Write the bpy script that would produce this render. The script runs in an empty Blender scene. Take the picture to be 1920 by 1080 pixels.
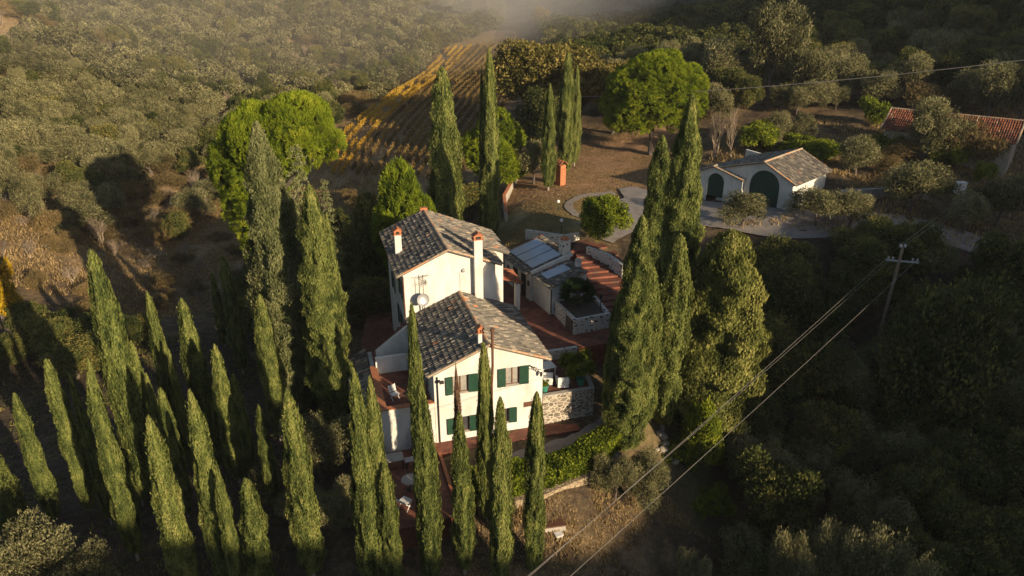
import bpy, bmesh, math, random
import numpy as np
from mathutils import Vector, Matrix

C = bpy.context.scene
COL = C.collection
rad = math.radians

# ------------------------------------------------------------------ camera, sky, sun, exposure
F = 1340.0
PITCH = 23.4
CAMZ = 28.0
cam_d = bpy.data.cameras.new('camera')
cam = bpy.data.objects.new('camera', cam_d)
COL.objects.link(cam)
cam.location = (0, 0, CAMZ)
cam.rotation_euler = (rad(90 - PITCH), 0, 0)
cam_d.sensor_width = 36
cam_d.lens = F / 1920 * 36
cam_d.clip_start = 0.5
cam_d.clip_end = 3000
C.camera = cam

SUN_AZ, SUN_EL = 135.0, 15.0
W = bpy.data.worlds.new('World')
C.world = W
W.use_nodes = True
nt = W.node_tree
sky = nt.nodes.new('ShaderNodeTexSky')
sky.sky_type = 'NISHITA'
sky.sun_disc = False
sky.sun_elevation = rad(SUN_EL)
sky.sun_rotation = rad(SUN_AZ)
nt.links.new(sky.outputs[0], nt.nodes['Background'].inputs[0])
nt.nodes['Background'].inputs[1].default_value = 0.07
SD = Vector((math.sin(rad(SUN_AZ)) * math.cos(rad(SUN_EL)), math.cos(rad(SUN_AZ)) * math.cos(rad(SUN_EL)), math.sin(rad(SUN_EL))))
sl = bpy.data.lights.new('sun', 'SUN')
sl.energy = 4.8
sl.angle = rad(0.6)
sl.color = (1.0, 0.79, 0.53)
sun = bpy.data.objects.new('sun', sl)
COL.objects.link(sun)
sun.rotation_euler = SD.to_track_quat('Z', 'Y').to_euler()
sun.location = (60, -60, 60)
C.view_settings.view_transform = 'Standard'
C.view_settings.look = 'None'
C.view_settings.gamma = 1
C.view_settings.exposure = 0.85
C.cycles.use_denoising = True
C.cycles.max_bounces = 4
C.cycles.diffuse_bounces = 2
C.cycles.glossy_bounces = 1
C.cycles.transmission_bounces = 2
C.cycles.volume_bounces = 0
C.cycles.transparent_max_bounces = 4
C.render.threads_mode = 'AUTO'

# ------------------------------------------------------------------ geometry helpers
cs, sn = math.cos(rad(PITCH)), math.sin(rad(PITCH))
def at(px, py, Y):
    """the point of the world that lies Y metres ahead on the line of sight of a photo pixel"""
    u, v = (px - 960) / F, (540 - py) / F
    k = Y / (cs + v * sn)
    return Vector((u * k, Y, CAMZ + k * (v * cs - sn)))
def proj(x, y, z):
    d = y * cs + (CAMZ - z) * sn
    up = y * sn - (CAMZ - z) * cs
    return 960 + F * x / d, 540 - F * up / d, d

def tag(o, label=None, cat=None, group=None, kind=None):
    if label: o['label'] = label
    if cat: o['category'] = cat
    if group: o['group'] = group
    if kind: o['kind'] = kind
    return o
def empty(name, loc=(0, 0, 0), rz=0.0, label=None, cat=None, group=None):
    o = bpy.data.objects.new(name, None)
    o.empty_display_size = 0.3
    COL.objects.link(o)
    o.location = loc
    o.rotation_euler = (0, 0, rz)
    return tag(o, label, cat, group)

class MB:
    def __init__(s):
        s.v, s.f, s.m, s.c = [], [], [], []
    def add(s, vs, fs, col=0.5):
        n = len(s.v)
        s.v += [tuple(p) for p in vs]
        for f in fs:
            s.f.append(tuple(n + i for i in f)); s.c.append(col)
    def box(s, x0, x1, y0, y1, z0, z1, col=0.5, M=None):
        vs = [Vector(p) for p in ((x0,y0,z0),(x1,y0,z0),(x1,y1,z0),(x0,y1,z0),(x0,y0,z1),(x1,y0,z1),(x1,y1,z1),(x0,y1,z1))]
        if M is not None: vs = [M @ p for p in vs]
        s.add(vs, [(0,3,2,1),(4,5,6,7),(0,1,5,4),(1,2,6,5),(2,3,7,6),(3,0,4,7)], col)
    def poly_prism(s, pts, z0, z1, col=0.5):
        """pts counter-clockwise; z1 may be a list"""
        n = len(pts)
        zt = z1 if isinstance(z1, (list, tuple)) else [z1] * n
        vs = [(p[0], p[1], z0) for p in pts] + [(p[0], p[1], zt[i]) for i, p in enumerate(pts)]
        s.add(vs, [tuple(range(n))[::-1], tuple(range(n, 2 * n))] + [(i, (i+1) % n, n + (i+1) % n, n + i) for i in range(n)], col)
    def tube(s, path, r, n=7, col=0.5, cap=True):
        path = [Vector(p) for p in path]
        rs = r if isinstance(r, (list, tuple)) else [r] * len(path)
        base = len(s.v)
        for i, p in enumerate(path):
            d = (path[min(i+1, len(path)-1)] - path[max(i-1, 0)]).normalized()
            a = d.cross(Vector((0.13, 0.21, 1)) if abs(d.z) < 0.95 else Vector((1, 0.1, 0))).normalized()
            b = d.cross(a)
            for k in range(n):
                t = 2 * math.pi * k / n
                s.v.append(tuple(p + (a * math.cos(t) + b * math.sin(t)) * rs[i]))
        for i in range(len(path) - 1):
            for k in range(n):
                k2 = (k + 1) % n
                s.f.append((base + i*n + k, base + i*n + k2, base + (i+1)*n + k2, base + (i+1)*n + k)); s.c.append(col)
        if cap:
            s.f.append(tuple(base + k for k in range(n))[::-1]); s.c.append(col)
            e = base + (len(path) - 1) * n
            s.f.append(tuple(e + k for k in range(n))); s.c.append(col)
    def lathe(s, prof, n=16, col=0.5, M=None):
        base = len(s.v)
        for r, z in prof:
            for k in range(n):
                t = 2 * math.pi * k / n
                p = Vector((r * math.cos(t), r * math.sin(t), z))
                s.v.append(tuple(M @ p if M is not None else p))
        for i in range(len(prof) - 1):
            for k in range(n):
                k2 = (k + 1) % n
                s.f.append((base + i*n + k, base + i*n + k2, base + (i+1)*n + k2, base + (i+1)*n + k)); s.c.append(col)
    def build(s, name, mat, parent=None, bevel=0):
        me = bpy.data.meshes.new(name)
        me.from_pydata(s.v, [], s.f)
        at_ = me.attributes.new('tint', 'FLOAT', 'FACE')
        at_.data.foreach_set('value', np.array(s.c, dtype=np.float32))
        me.materials.append(mat)
        me.update()
        o = bpy.data.objects.new(name, me)
        COL.objects.link(o)
        if parent: o.parent = parent
        if bevel:
            b = o.modifiers.new('b', 'BEVEL'); b.width = bevel; b.segments = 1
        return o

def np_mesh(name, V, Q, tint, mat):
    """V (n,3), Q (m,4) quads, tint (m,)"""
    me = bpy.data.meshes.new(name)
    V = np.asarray(V, dtype=np.float32); Q = np.asarray(Q, dtype=np.int32)
    me.vertices.add(len(V)); me.vertices.foreach_set('co', V.ravel())
    k = Q.shape[1]
    me.loops.add(Q.size); me.loops.foreach_set('vertex_index', Q.ravel())
    me.polygons.add(len(Q))
    me.polygons.foreach_set('loop_start', np.arange(0, Q.size, k, dtype=np.int32))
    me.polygons.foreach_set('loop_total', np.full(len(Q), k, dtype=np.int32))
    a = me.attributes.new('tint', 'FLOAT', 'FACE')
    a.data.foreach_set('value', np.asarray(tint, dtype=np.float32))
    me.materials.append(mat)
    me.update(calc_edges=True)
    return me
def link(name, me, parent=None, loc=None):
    o = bpy.data.objects.new(name, me)
    COL.objects.link(o)
    if parent: o.parent = parent
    if loc is not None: o.location = loc
    return o

# ------------------------------------------------------------------ materials
def mat_new(name):
    m = bpy.data.materials.new(name); m.use_nodes = True
    n = m.node_tree.nodes; l = m.node_tree.links
    return m, n, l, n['Principled BSDF']
def ramp(n, stops):
    r = n.new('ShaderNodeValToRGB')
    e = r.color_ramp.elements
    while len(e) > 1: e.remove(e[-1])
    e[0].position = stops[0][0]; e[0].color = (*stops[0][1], 1)
    for p, c in stops[1:]:
        x = e.new(p); x.color = (*c, 1)
    return r
def mix_rgb(n, l, a, b, fac, mode='MIX'):
    x = n.new('ShaderNodeMix'); x.data_type = 'RGBA'; x.blend_type = mode
    for sock, val in ((x.inputs[6], a), (x.inputs[7], b), (x.inputs[0], fac)):
        if hasattr(val, 'links'): l.new(val, sock)
        elif isinstance(val, (tuple, list)): sock.default_value = (*val, 1)
        else: sock.default_value = val
    return x.outputs[2]
def noise(n, l, scale, detail=4, coord='Object', rough=0.6):
    tc = n.new('ShaderNodeTexCoord')
    x = n.new('ShaderNodeTexNoise'); x.inputs['Scale'].default_value = scale
    x.inputs['Detail'].default_value = detail; x.inputs['Roughness'].default_value = rough
    l.new(tc.outputs[coord], x.inputs['Vector'])
    return x.outputs['Fac']
def bump(n, l, bs, fac, strength=0.4, dist=0.02):
    b = n.new('ShaderNodeBump'); b.inputs['Strength'].default_value = strength; b.inputs['Distance'].default_value = dist
    l.new(fac, b.inputs['Height']); l.new(b.outputs[0], bs.inputs['Normal'])
def mat_rough(name, c1, c2, scale=3.0, rough=0.85, bmp=0.3, c3=None, dist=0.02, metallic=0.0):
    m, n, l, bs = mat_new(name)
    f = noise(n, l, scale)
    st = [(0.3, c1), (0.7, c2)]
    if c3: st = [(0.28, c1), (0.5, c2), (0.72, c3)]
    r = ramp(n, st); l.new(f, r.inputs[0]); l.new(r.outputs[0], bs.inputs['Base Color'])
    bs.inputs['Roughness'].default_value = rough
    bs.inputs['Metallic'].default_value = metallic
    if bmp: bump(n, l, bs, noise(n, l, scale * 8), bmp, dist)
    return m
def mat_tint(name, stops, rough=0.85, nscale=1.5, namt=0.35, bmp=0.3):
    """colour follows the random number stored per face, broken up by noise"""
    m, n, l, bs = mat_new(name)
    a = n.new('ShaderNodeAttribute'); a.attribute_name = 'tint'
    f = noise(n, l, nscale)
    mm = n.new('ShaderNodeMath'); mm.operation = 'MULTIPLY_ADD'; mm.inputs[1].default_value = namt; 
    sub = n.new('ShaderNodeMath'); sub.operation = 'SUBTRACT'; l.new(f, sub.inputs[0]); sub.inputs[1].default_value = 0.5
    l.new(sub.outputs[0], mm.inputs[0]); l.new(a.outputs['Fac'], mm.inputs[2])
    r = ramp(n, stops); l.new(mm.outputs[0], r.inputs[0]); l.new(r.outputs[0], bs.inputs['Base Color'])
    bs.inputs['Roughness'].default_value = rough
    if bmp: bump(n, l, bs, noise(n, l, 25), bmp, 0.01)
    return m
def foliage(name, stops, trans=0.3, nscale=0.8, var=0.25, rough=0.7):
    m, n, l, bs = mat_new(name)
    n.remove(bs)
    a = n.new('ShaderNodeAttribute'); a.attribute_name = 'tint'
    oi = n.new('ShaderNodeObjectInfo')
    f = noise(n, l, nscale, 3)
    m1 = n.new('ShaderNodeMath'); m1.operation = 'MULTIPLY_ADD'; l.new(f, m1.inputs[0]); m1.inputs[1].default_value = 0.9; 
    l.new(a.outputs['Fac'], m1.inputs[2])
    m2 = n.new('ShaderNodeMath'); m2.operation = 'MULTIPLY_ADD'; l.new(oi.outputs['Random'], m2.inputs[0]); m2.inputs[1].default_value = var
    l.new(m1.outputs[0], m2.inputs[2])
    m3 = n.new('ShaderNodeMath'); m3.operation = 'SUBTRACT'; l.new(m2.outputs[0], m3.inputs[0]); m3.inputs[1].default_value = 0.45 + var / 2
    r = ramp(n, stops); l.new(m3.outputs[0], r.inputs[0])
    d = n.new('ShaderNodeBsdfDiffuse'); t = n.new('ShaderNodeBsdfTranslucent')
    l.new(r.outputs[0], d.inputs[0]); l.new(r.outputs[0], t.inputs[0])
    mx = n.new('ShaderNodeMixShader'); mx.inputs[0].default_value = trans
    l.new(d.outputs[0], mx.inputs[1]); l.new(t.outputs[0], mx.inputs[2])
    l.new(mx.outputs[0], n['Material Output'].inputs[0])
    return m

M = {}
def plaster():
    m, n, l, bs = mat_new('plaster')
    tc = n.new('ShaderNodeTexCoord'); mp = n.new('ShaderNodeMapping'); mp.inputs['Scale'].default_value = (0.9, 0.9, 0.4); l.new(tc.outputs['Object'], mp.inputs[0])
    x = n.new('ShaderNodeTexNoise'); x.inputs['Scale'].default_value = 1.6; x.inputs['Detail'].default_value = 6; x.inputs['Roughness'].default_value = 0.7; l.new(mp.outputs[0], x.inputs['Vector'])
    r = ramp(n, [(0.3, (0.50, 0.485, 0.45)), (0.48, (0.60, 0.59, 0.56)), (0.7, (0.69, 0.68, 0.655))]); l.new(x.outputs['Fac'], r.inputs[0])
    f2 = noise(n, l, 0.5, 5); r2 = ramp(n, [(0.35, (0.86, 0.84, 0.80)), (0.6, (1, 1, 1))]); l.new(f2, r2.inputs[0])
    l.new(mix_rgb(n, l, r.outputs[0], r2.outputs[0], 1.0, 'MULTIPLY'), bs.inputs['Base Color']); bs.inputs['Roughness'].default_value = 0.92
    bump(n, l, bs, noise(n, l, 7), 0.15, 0.02); return m
M['plaster'] = plaster()
M['tile'] = mat_tint('roof_tile', [(0.0, (0.055, 0.05, 0.045)), (0.35, (0.105, 0.095, 0.08)), (0.68, (0.19, 0.165, 0.13)), (0.9, (0.36, 0.31, 0.23)), (0.985, (0.40, 0.17, 0.08))], 0.8, 2.0, 0.5)
M['tile_pale'] = mat_tint('ridge_tile', [(0.0, (0.20, 0.16, 0.12)), (0.5, (0.42, 0.33, 0.22)), (1.0, (0.5, 0.22, 0.1))], 0.8, 3.0, 0.6)
M['tile_red'] = mat_tint('red_roof_tile', [(0.0, (0.07, 0.035, 0.022)), (0.4, (0.20, 0.065, 0.03)), (0.8, (0.33, 0.11, 0.05)), (1.0, (0.30, 0.2, 0.12))], 0.85, 1.2, 0.5)
M['terracotta'] = mat_rough('terracotta', (0.13, 0.036, 0.02), (0.25, 0.075, 0.038), 1.6, 0.75, 0.2, (0.19, 0.085, 0.055))
def tiled():
    m, n, l, bs = mat_new('terracotta')
    tc = n.new('ShaderNodeTexCoord'); mp = n.new('ShaderNodeMapping'); mp.inputs['Rotation'].default_value = (0, 0, -0.285); l.new(tc.outputs['Object'], mp.inputs[0])
    bt = n.new('ShaderNodeTexBrick'); bt.offset = 0.5; l.new(mp.outputs[0], bt.inputs['Vector'])
    for k_, v_ in (('Scale', 1.0), ('Mortar Size', 0.022), ('Mortar Smooth', 0.2), ('Bias', 0.0), ('Brick Width', 0.46), ('Row Height', 0.26)): bt.inputs[k_].default_value = v_
    bt.inputs['Color1'].default_value = (0.14, 0.038, 0.021, 1); bt.inputs['Color2'].default_value = (0.25, 0.080, 0.042, 1); bt.inputs['Mortar'].default_value = (0.11, 0.07, 0.05, 1)
    f2 = noise(n, l, 0.8, 6, rough=0.7); r2 = ramp(n, [(0.3, (0.55, 0.58, 0.6)), (0.5, (0.95, 0.95, 0.95)), (0.72, (1.25, 1.35, 1.4))]); l.new(f2, r2.inputs[0])
    l.new(mix_rgb(n, l, bt.outputs['Color'], r2.outputs[0], 1.0, 'MULTIPLY'), bs.inputs['Base Color']); bs.inputs['Roughness'].default_value = 0.8
    bump(n, l, bs, bt.outputs['Fac'], -0.3, 0.01); return m
M['terracotta'] = tiled()
M['brick'] = mat_rough('brick', (0.30, 0.10, 0.045), (0.46, 0.18, 0.08), 6, 0.9, 0.3)
M['shutter'] = mat_rough('shutter', (0.008, 0.040, 0.022), (0.014, 0.062, 0.036), 4, 0.5, 0.05)
M['garage_green'] = mat_rough('garage_green', (0.004, 0.04, 0.026), (0.007, 0.06, 0.04), 2, 0.55, 0.05)
M['dark'] = mat_rough('dark', (0.012, 0.012, 0.012), (0.02, 0.02, 0.02), 4, 0.6, 0)
M['glass'] = mat_rough('glass', (0.03, 0.032, 0.035), (0.07, 0.07, 0.07), 2, 0.12, 0)
M['curtain'] = mat_rough('curtain', (0.20, 0.19, 0.17), (0.32, 0.30, 0.27), 3, 0.9, 0)
M['white'] = mat_rough('white_paint', (0.62, 0.62, 0.60), (0.76, 0.75, 0.72), 3, 0.6, 0.05)
M['iron'] = mat_rough('iron', (0.012, 0.011, 0.010), (0.03, 0.027, 0.024), 8, 0.6, 0)
M['rust'] = mat_rough('rusty_metal', (0.08, 0.035, 0.02), (0.14, 0.06, 0.03), 5, 0.6, 0.1)
M['metal'] = mat_rough('grey_metal', (0.30, 0.31, 0.32), (0.42, 0.43, 0.44), 5, 0.45, 0, metallic=0.4)
M['wood'] = mat_rough('wood', (0.10, 0.05, 0.025), (0.17, 0.09, 0.045), 5, 0.7, 0.1)
M['pole_wood'] = mat_rough('pole_wood', (0.16, 0.12, 0.09), (0.24, 0.19, 0.14), 3, 0.85, 0.2)
M['bark'] = mat_rough('bark', (0.07, 0.055, 0.045), (0.14, 0.115, 0.095), 4, 0.95, 0.8, dist=0.05)
M['bark_pale'] = mat_rough('bark_pale', (0.22, 0.18, 0.15), (0.34, 0.29, 0.25), 4, 0.95, 0.6, dist=0.05)
M['gravel'] = mat_rough('gravel', (0.17, 0.14, 0.11), (0.27, 0.225, 0.18), 1.2, 0.95, 0.5, (0.22, 0.18, 0.145))
M['asphalt'] = mat_rough('pale_road', (0.14, 0.125, 0.115), (0.24, 0.215, 0.195), 0.6, 0.95, 0.4, (0.18, 0.16, 0.15))
M['stone'] = mat_rough('stone', (0.20, 0.17, 0.13), (0.38, 0.33, 0.26), 2.0, 0.95, 0.5)
M['panel'] = mat_rough('solar_panel', (0.30, 0.35, 0.42), (0.36, 0.41, 0.47), 1, 0.2, 0)
M['concrete'] = mat_rough('concrete', (0.30, 0.27, 0.23), (0.42, 0.39, 0.34), 1.5, 0.9, 0.2)
def stonework(name, mortar, s1, s2, scale, thr):
    m, n, l, bs = mat_new(name)
    tc = n.new('ShaderNodeTexCoord')
    mp = n.new('ShaderNodeMapping'); mp.inputs['Scale'].default_value = (1, 1, 1.6); l.new(tc.outputs['Object'], mp.inputs[0])
    nz = n.new('ShaderNodeTexNoise'); nz.inputs['Scale'].default_value = 2.5; l.new(mp.outputs[0], nz.inputs['Vector'])
    ad = n.new('ShaderNodeMix'); ad.data_type = 'RGBA'; ad.blend_type = 'ADD'; ad.inputs[0].default_value = 0.25
    l.new(mp.outputs[0], ad.inputs[6]); l.new(nz.outputs['Color'], ad.inputs[7])
    v1 = n.new('ShaderNodeTexVoronoi'); v1.feature = 'DISTANCE_TO_EDGE'; v1.inputs['Scale'].default_value = scale
    v2 = n.new('ShaderNodeTexVoronoi'); v2.feature = 'F1'; v2.inputs['Scale'].default_value = scale
    l.new(ad.outputs[2], v1.inputs['Vector']); l.new(ad.outputs[2], v2.inputs['Vector'])
    sep = n.new('ShaderNodeSeparateColor'); l.new(v2.outputs['Color'], sep.inputs[0])
    sc_ = ramp(n, [(0, s1), (1, s2)]); l.new(sep.outputs[0], sc_.inputs[0])
    g = n.new('ShaderNodeMath'); g.operation = 'GREATER_THAN'; g.inputs[1].default_value = thr; l.new(v1.outputs['Distance'], g.inputs[0])
    col = mix_rgb(n, l, mortar, sc_.outputs[0], g.outputs[0])
    l.new(col, bs.inputs['Base Color']); bs.inputs['Roughness'].default_value = 0.9
    bump(n, l, bs, v1.outputs['Distance'], 0.6, 0.08)
    return m
M['stonewall'] = stonework('stonewall', (0.46, 0.41, 0.33), (0.10, 0.085, 0.065), (0.26, 0.22, 0.17), 2.6, 0.085)
M['planterwall'] = stonework('planterwall', (0.56, 0.53, 0.48), (0.07, 0.06, 0.05), (0.24, 0.20, 0.16), 2.3, 0.27)
M['drystone'] = stonework('drystone', (0.10, 0.08, 0.055), (0.24, 0.18, 0.11), (0.40, 0.31, 0.20), 3.0, 0.05)
M['barnstone'] = stonework('barnstone', (0.42, 0.37, 0.29), (0.24, 0.20, 0.15), (0.40, 0.34, 0.26), 2.8, 0.07)

M['cypress'] = foliage('cypress_foliage', [(0.0, (0.026, 0.040, 0.014)), (0.3, (0.098, 0.124, 0.036)), (0.65, (0.225, 0.25, 0.070)), (1.0, (0.37, 0.34, 0.12))], 0.25, 0.5, 0.18)
M['cypress_grey'] = foliage('cypress_grey_foliage', [(0.0, (0.045, 0.057, 0.024)), (0.4, (0.135, 0.148, 0.062)), (0.75, (0.225, 0.227, 0.105)), (1.0, (0.30, 0.29, 0.145))], 0.2, 0.5, 0.1)
M['cypress_brown'] = foliage('cypress_brown_foliage', [(0.0, (0.075, 0.045, 0.030)), (0.5, (0.210, 0.128, 0.083)), (1.0, (0.330, 0.210, 0.135))], 0.2, 0.5, 0.1)
M['pine'] = foliage('pine_foliage', [(0.0, (0.026, 0.042, 0.008)), (0.3, (0.095, 0.14, 0.014)), (0.7, (0.25, 0.31, 0.024)), (1.0, (0.42, 0.43, 0.05))], 0.3, 0.4, 0.15)
M['olive'] = foliage('olive_foliage', [(0.0, (0.044, 0.046, 0.021)), (0.35, (0.138, 0.135, 0.064)), (0.7, (0.25, 0.235, 0.112)), (1.0, (0.37, 0.33, 0.17))], 0.25, 0.6, 0.35)
M['broad'] = foliage('broad_foliage', [(0.0, (0.024, 0.034, 0.012)), (0.35, (0.080, 0.096, 0.030)), (0.7, (0.17, 0.165, 0.050)), (1.0, (0.33, 0.26, 0.075))], 0.3, 0.5, 0.4)
M['laurel'] = foliage('laurel_foliage', [(0.0, (0.032, 0.052, 0.010)), (0.35, (0.125, 0.165, 0.018)), (0.7, (0.27, 0.31, 0.030)), (1.0, (0.46, 0.44, 0.08))], 0.35, 0.6, 0.1)
M['yellow'] = foliage('yellow_foliage', [(0.0, (0.110, 0.088, 0.009)), (0.5, (0.374, 0.242, 0.013)), (1.0, (0.528, 0.363, 0.033))], 0.35, 0.5, 0.3)
M['vine'] = foliage('vine_foliage', [(0.0, (0.24, 0.14, 0.025)), (0.5, (0.48, 0.30, 0.04)), (1.0, (0.60, 0.43, 0.08))], 0.35, 0.15, 0.2)
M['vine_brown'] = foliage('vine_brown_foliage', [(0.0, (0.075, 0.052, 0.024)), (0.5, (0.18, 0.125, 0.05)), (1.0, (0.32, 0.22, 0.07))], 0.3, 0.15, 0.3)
M['russet'] = foliage('russet_foliage', [(0.0, (0.09, 0.07, 0.032)), (0.5, (0.22, 0.165, 0.075)), (1.0, (0.34, 0.24, 0.10))], 0.3, 0.4, 0.6)
M['twig'] = foliage('twig', [(0.0, (0.150, 0.112, 0.083)), (0.5, (0.285, 0.225, 0.165)), (1.0, (0.405, 0.330, 0.240))], 0.1, 0.4, 0.4)
M['dry'] = foliage('dry_grass', [(0.0, (0.12, 0.085, 0.04)), (0.4, (0.29, 0.21, 0.10)), (0.8, (0.46, 0.33, 0.155)), (1.0, (0.56, 0.42, 0.20))], 0.3, 0.12, 0.0)
M['cypress_yellow'] = foliage('cypress_yellow_foliage', [(0.0, (0.032, 0.042, 0.013)), (0.35, (0.12, 0.135, 0.036)), (0.7, (0.26, 0.26, 0.075)), (1.0, (0.42, 0.37, 0.13))], 0.25, 0.5, 0.1)
M['oak'] = foliage('oak_foliage', [(0.0, (0.045, 0.042, 0.012)), (0.35, (0.14, 0.125, 0.036)), (0.7, (0.25, 0.205, 0.06)), (1.0, (0.38, 0.28, 0.09))], 0.3, 0.5, 0.1)
M['palm'] = foliage('palm_foliage', [(0.0, (0.012, 0.028, 0.010)), (0.6, (0.040, 0.070, 0.022)), (1.0, (0.090, 0.120, 0.040))], 0.25, 0.6, 0.1)

# ------------------------------------------------------------------ terrain
def sm(a, b, x):
    t = np.clip((x - a) / (b - a), 0, 1); return t * t * (3 - 2 * t)
PX = [(0,0,210),(300,0,220),(600,0,275),(0,100,165),(0,200,128),(300,200,142),(450,100,190),(550,170,165),(0,350,90),(150,330,104),(300,330,112),(0,440,76),
      (150,440,88),(300,430,98),(500,430,98),(420,350,112),(0,600,61),(250,560,75),(0,740,53),(60,900,42.5),(300,700,54),(450,600,64),(600,450,84),
      (680,330,108),(640,250,128),(900,100,195),(960,60,232),(800,40,262),(1080,0,330),(760,330,102),(650,160,185),(0,1080,31),(300,1000,35),(600,1000,33.5),
      (450,1080,30.8),(750,1080,29.8),(1000,1065,31),(1040,985,33),(1170,862,39.3),(1450,430,65),(1740,405,68.5),(1700,150,118),(1900,0,190),
      (1300,0,290),(1400,100,152),(1100,60,250),(1000,140,150),(1500,200,106),(1900,200,98),(1300,150,120),(1600,60,150)]
CP = [tuple(at(*p)) for p in PX] + [
    (20,32,-8.5),(24,45,-6),(35,30,-8),(45,50,-2.5),(12.5,40,-4.5),(14,46,-4),(17,53,-1.5),(24,56,0.5),(33,58,3),(60,62,5),(75,90,9),(75,60,7),
    (27.9,69.1,6.4),(21.4,75.9,5.9),(34,75,7.4),(28,81,8),(22,69,6.1),
    (10,80,5.9),(3,84,5.9),(12,92,6.2),(8,68,5.3),(2.5,72,4.9),(7.3,62,4.5),(18,88,6.5),(16,98,6.8),(-1,86,4.9),(-5,87,2),(-3.5,76,2.5),(14,76,5.9),(16,66,5.3),
    (-10,76,-1.5),(-10,66,-0.6),(-5,39,-.15),(2,41,-.15),(-8,47,-.1),(-11,56,-.1),(-8,61,0.2),(-14,53,-1.2),(-17,46,-2.8),(-22,55,-4.5),(-30,75,-6),(-20,85,-5),
    (-13,36,-2.5),(-9,33,-.9),(-7,30.5,-2.4),(0,36.8,-.1),(6,40,-.3),(3,34.2,-.9),(8.3,42.5,-.3),(12,46,-1.5),(14.5,50,-1),(13,56,2.5),(14,62,4.6),(20,62,4.8),
    (3,50,1.2),(5,56,1.6),(-3,60,1.2),(3,62,3.0),(3.4,65,4.7),(6,63.2,4.6),(-4,68,1.2),(1,66,4.3),
    (46,92,9.2),(57,80,7.6),(50,80,7.8),(40,84,8.2),(-30,20,-8),(0,20,-8.5),(30,10,-9),(-60,20,-8),(-70,60,-2),(-90,90,9),(-110,160,24),(-70,250,34),(-20,320,30),
    (60,320,34),(130,230,42),(120,150,28),(110,90,16),(-150,60,18),(-160,200,40),(180,300,70),(0,440,52),(-160,420,66),(160,440,90),(0,-60,-8),(-100,-60,0)]
CP = np.array(CP)
def _k(d): return np.sqrt(d * d + 9.0)
_D = np.hypot(CP[:, None, 0] - CP[None, :, 0], CP[:, None, 1] - CP[None, :, 1])
_n = len(CP)
_A = np.zeros((_n + 3, _n + 3)); _A[:_n, :_n] = _k(_D) - np.eye(_n) * 0.6
_A[:_n, _n] = 1; _A[:_n, _n+1] = CP[:, 0] / 50; _A[:_n, _n+2] = CP[:, 1] / 50; _A[_n:, :_n] = _A[:_n, _n:].T
_w = np.linalg.solve(_A, np.concatenate([CP[:, 2], [0, 0, 0]]))
def H(x, y):
    x = np.atleast_1d(np.asarray(x, float)); y = np.atleast_1d(np.asarray(y, float))
    out = np.zeros(len(x))
    for i in range(0, len(x), 20000):
        xx, yy = x[i:i+20000], y[i:i+20000]
        d = np.hypot(xx[:, None] - CP[None, :, 0], yy[:, None] - CP[None, :, 1])
        out[i:i+20000] = _k(d) @ _w[:_n] + _w[_n] + _w[_n+1] * xx / 50 + _w[_n+2] * yy / 50
    S = (x - y) * 0.7071; T = (x + y) * 0.7071
    hz = np.interp(T, [-150, 0, 8, 20, 27, 34, 41.5, 45.5, 50, 62, 100, 150, 220], [36, 35, 34, 29.5, 26.0, 26.5, 27.0, 34.5, 38, 37.5, 40.5, 70, 105])  # unseen ridge towards the sun, crest heights shaped for the shadow it casts
    w = sm(34, 92, S)
    return out * (1 - w) + hz * w
def h1(x, y): return float(H(x, y)[0])
def hit(px, py, lo=26.0, hi=320.0):
    """where the line of sight of a photo pixel first meets the terrain"""
    Y = np.arange(lo, hi, 0.25)
    u, v = (px - 960) / F, (540 - py) / F
    k = Y / (cs + v * sn)
    X = u * k; Z = CAMZ + k * (v * cs - sn)
    g = H(X, Y) >= Z
    i = int(np.argmax(g)) if g.any() else len(Y) - 1
    return float(X[i]), float(Y[i])

# house frame: origin at the front left corner of the front wing, a to the right, b away
P0 = Vector((-4.94, 39.0, 0)); AX = Vector((0.960, 0.281, 0)); BX = Vector((-0.281, 0.960, 0))
HM = Matrix.Translation(P0) @ Matrix.Rotation(math.atan2(0.281, 0.960), 4, 'Z')
HR = math.atan2(0.281, 0.960)
def sm2w(s, m, z=0.0): return P0 + AX * s + BX * m + Vector((0, 0, z))

def vnoise(x, y, sc, seed=0):
    """cheap smooth value noise on arrays"""
    x = x / sc + 1000 + seed * 17.3; y = y / sc + 1000 + seed * 9.1
    xi = np.floor(x).astype(np.int64); yi = np.floor(y).astype(np.int64)
    fx = x - xi; fy = y - yi; fx = fx * fx * (3 - 2 * fx); fy = fy * fy * (3 - 2 * fy)
    def hsh(a, b):
        v = np.sin(a * 127.1 + b * 311.7 + seed * 74.7) * 43758.5453
        return v - np.floor(v)
    return (hsh(xi, yi) * (1 - fx) + hsh(xi + 1, yi) * fx) * (1 - fy) + (hsh(xi, yi + 1) * (1 - fx) + hsh(xi + 1, yi + 1) * fx) * fy

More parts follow.
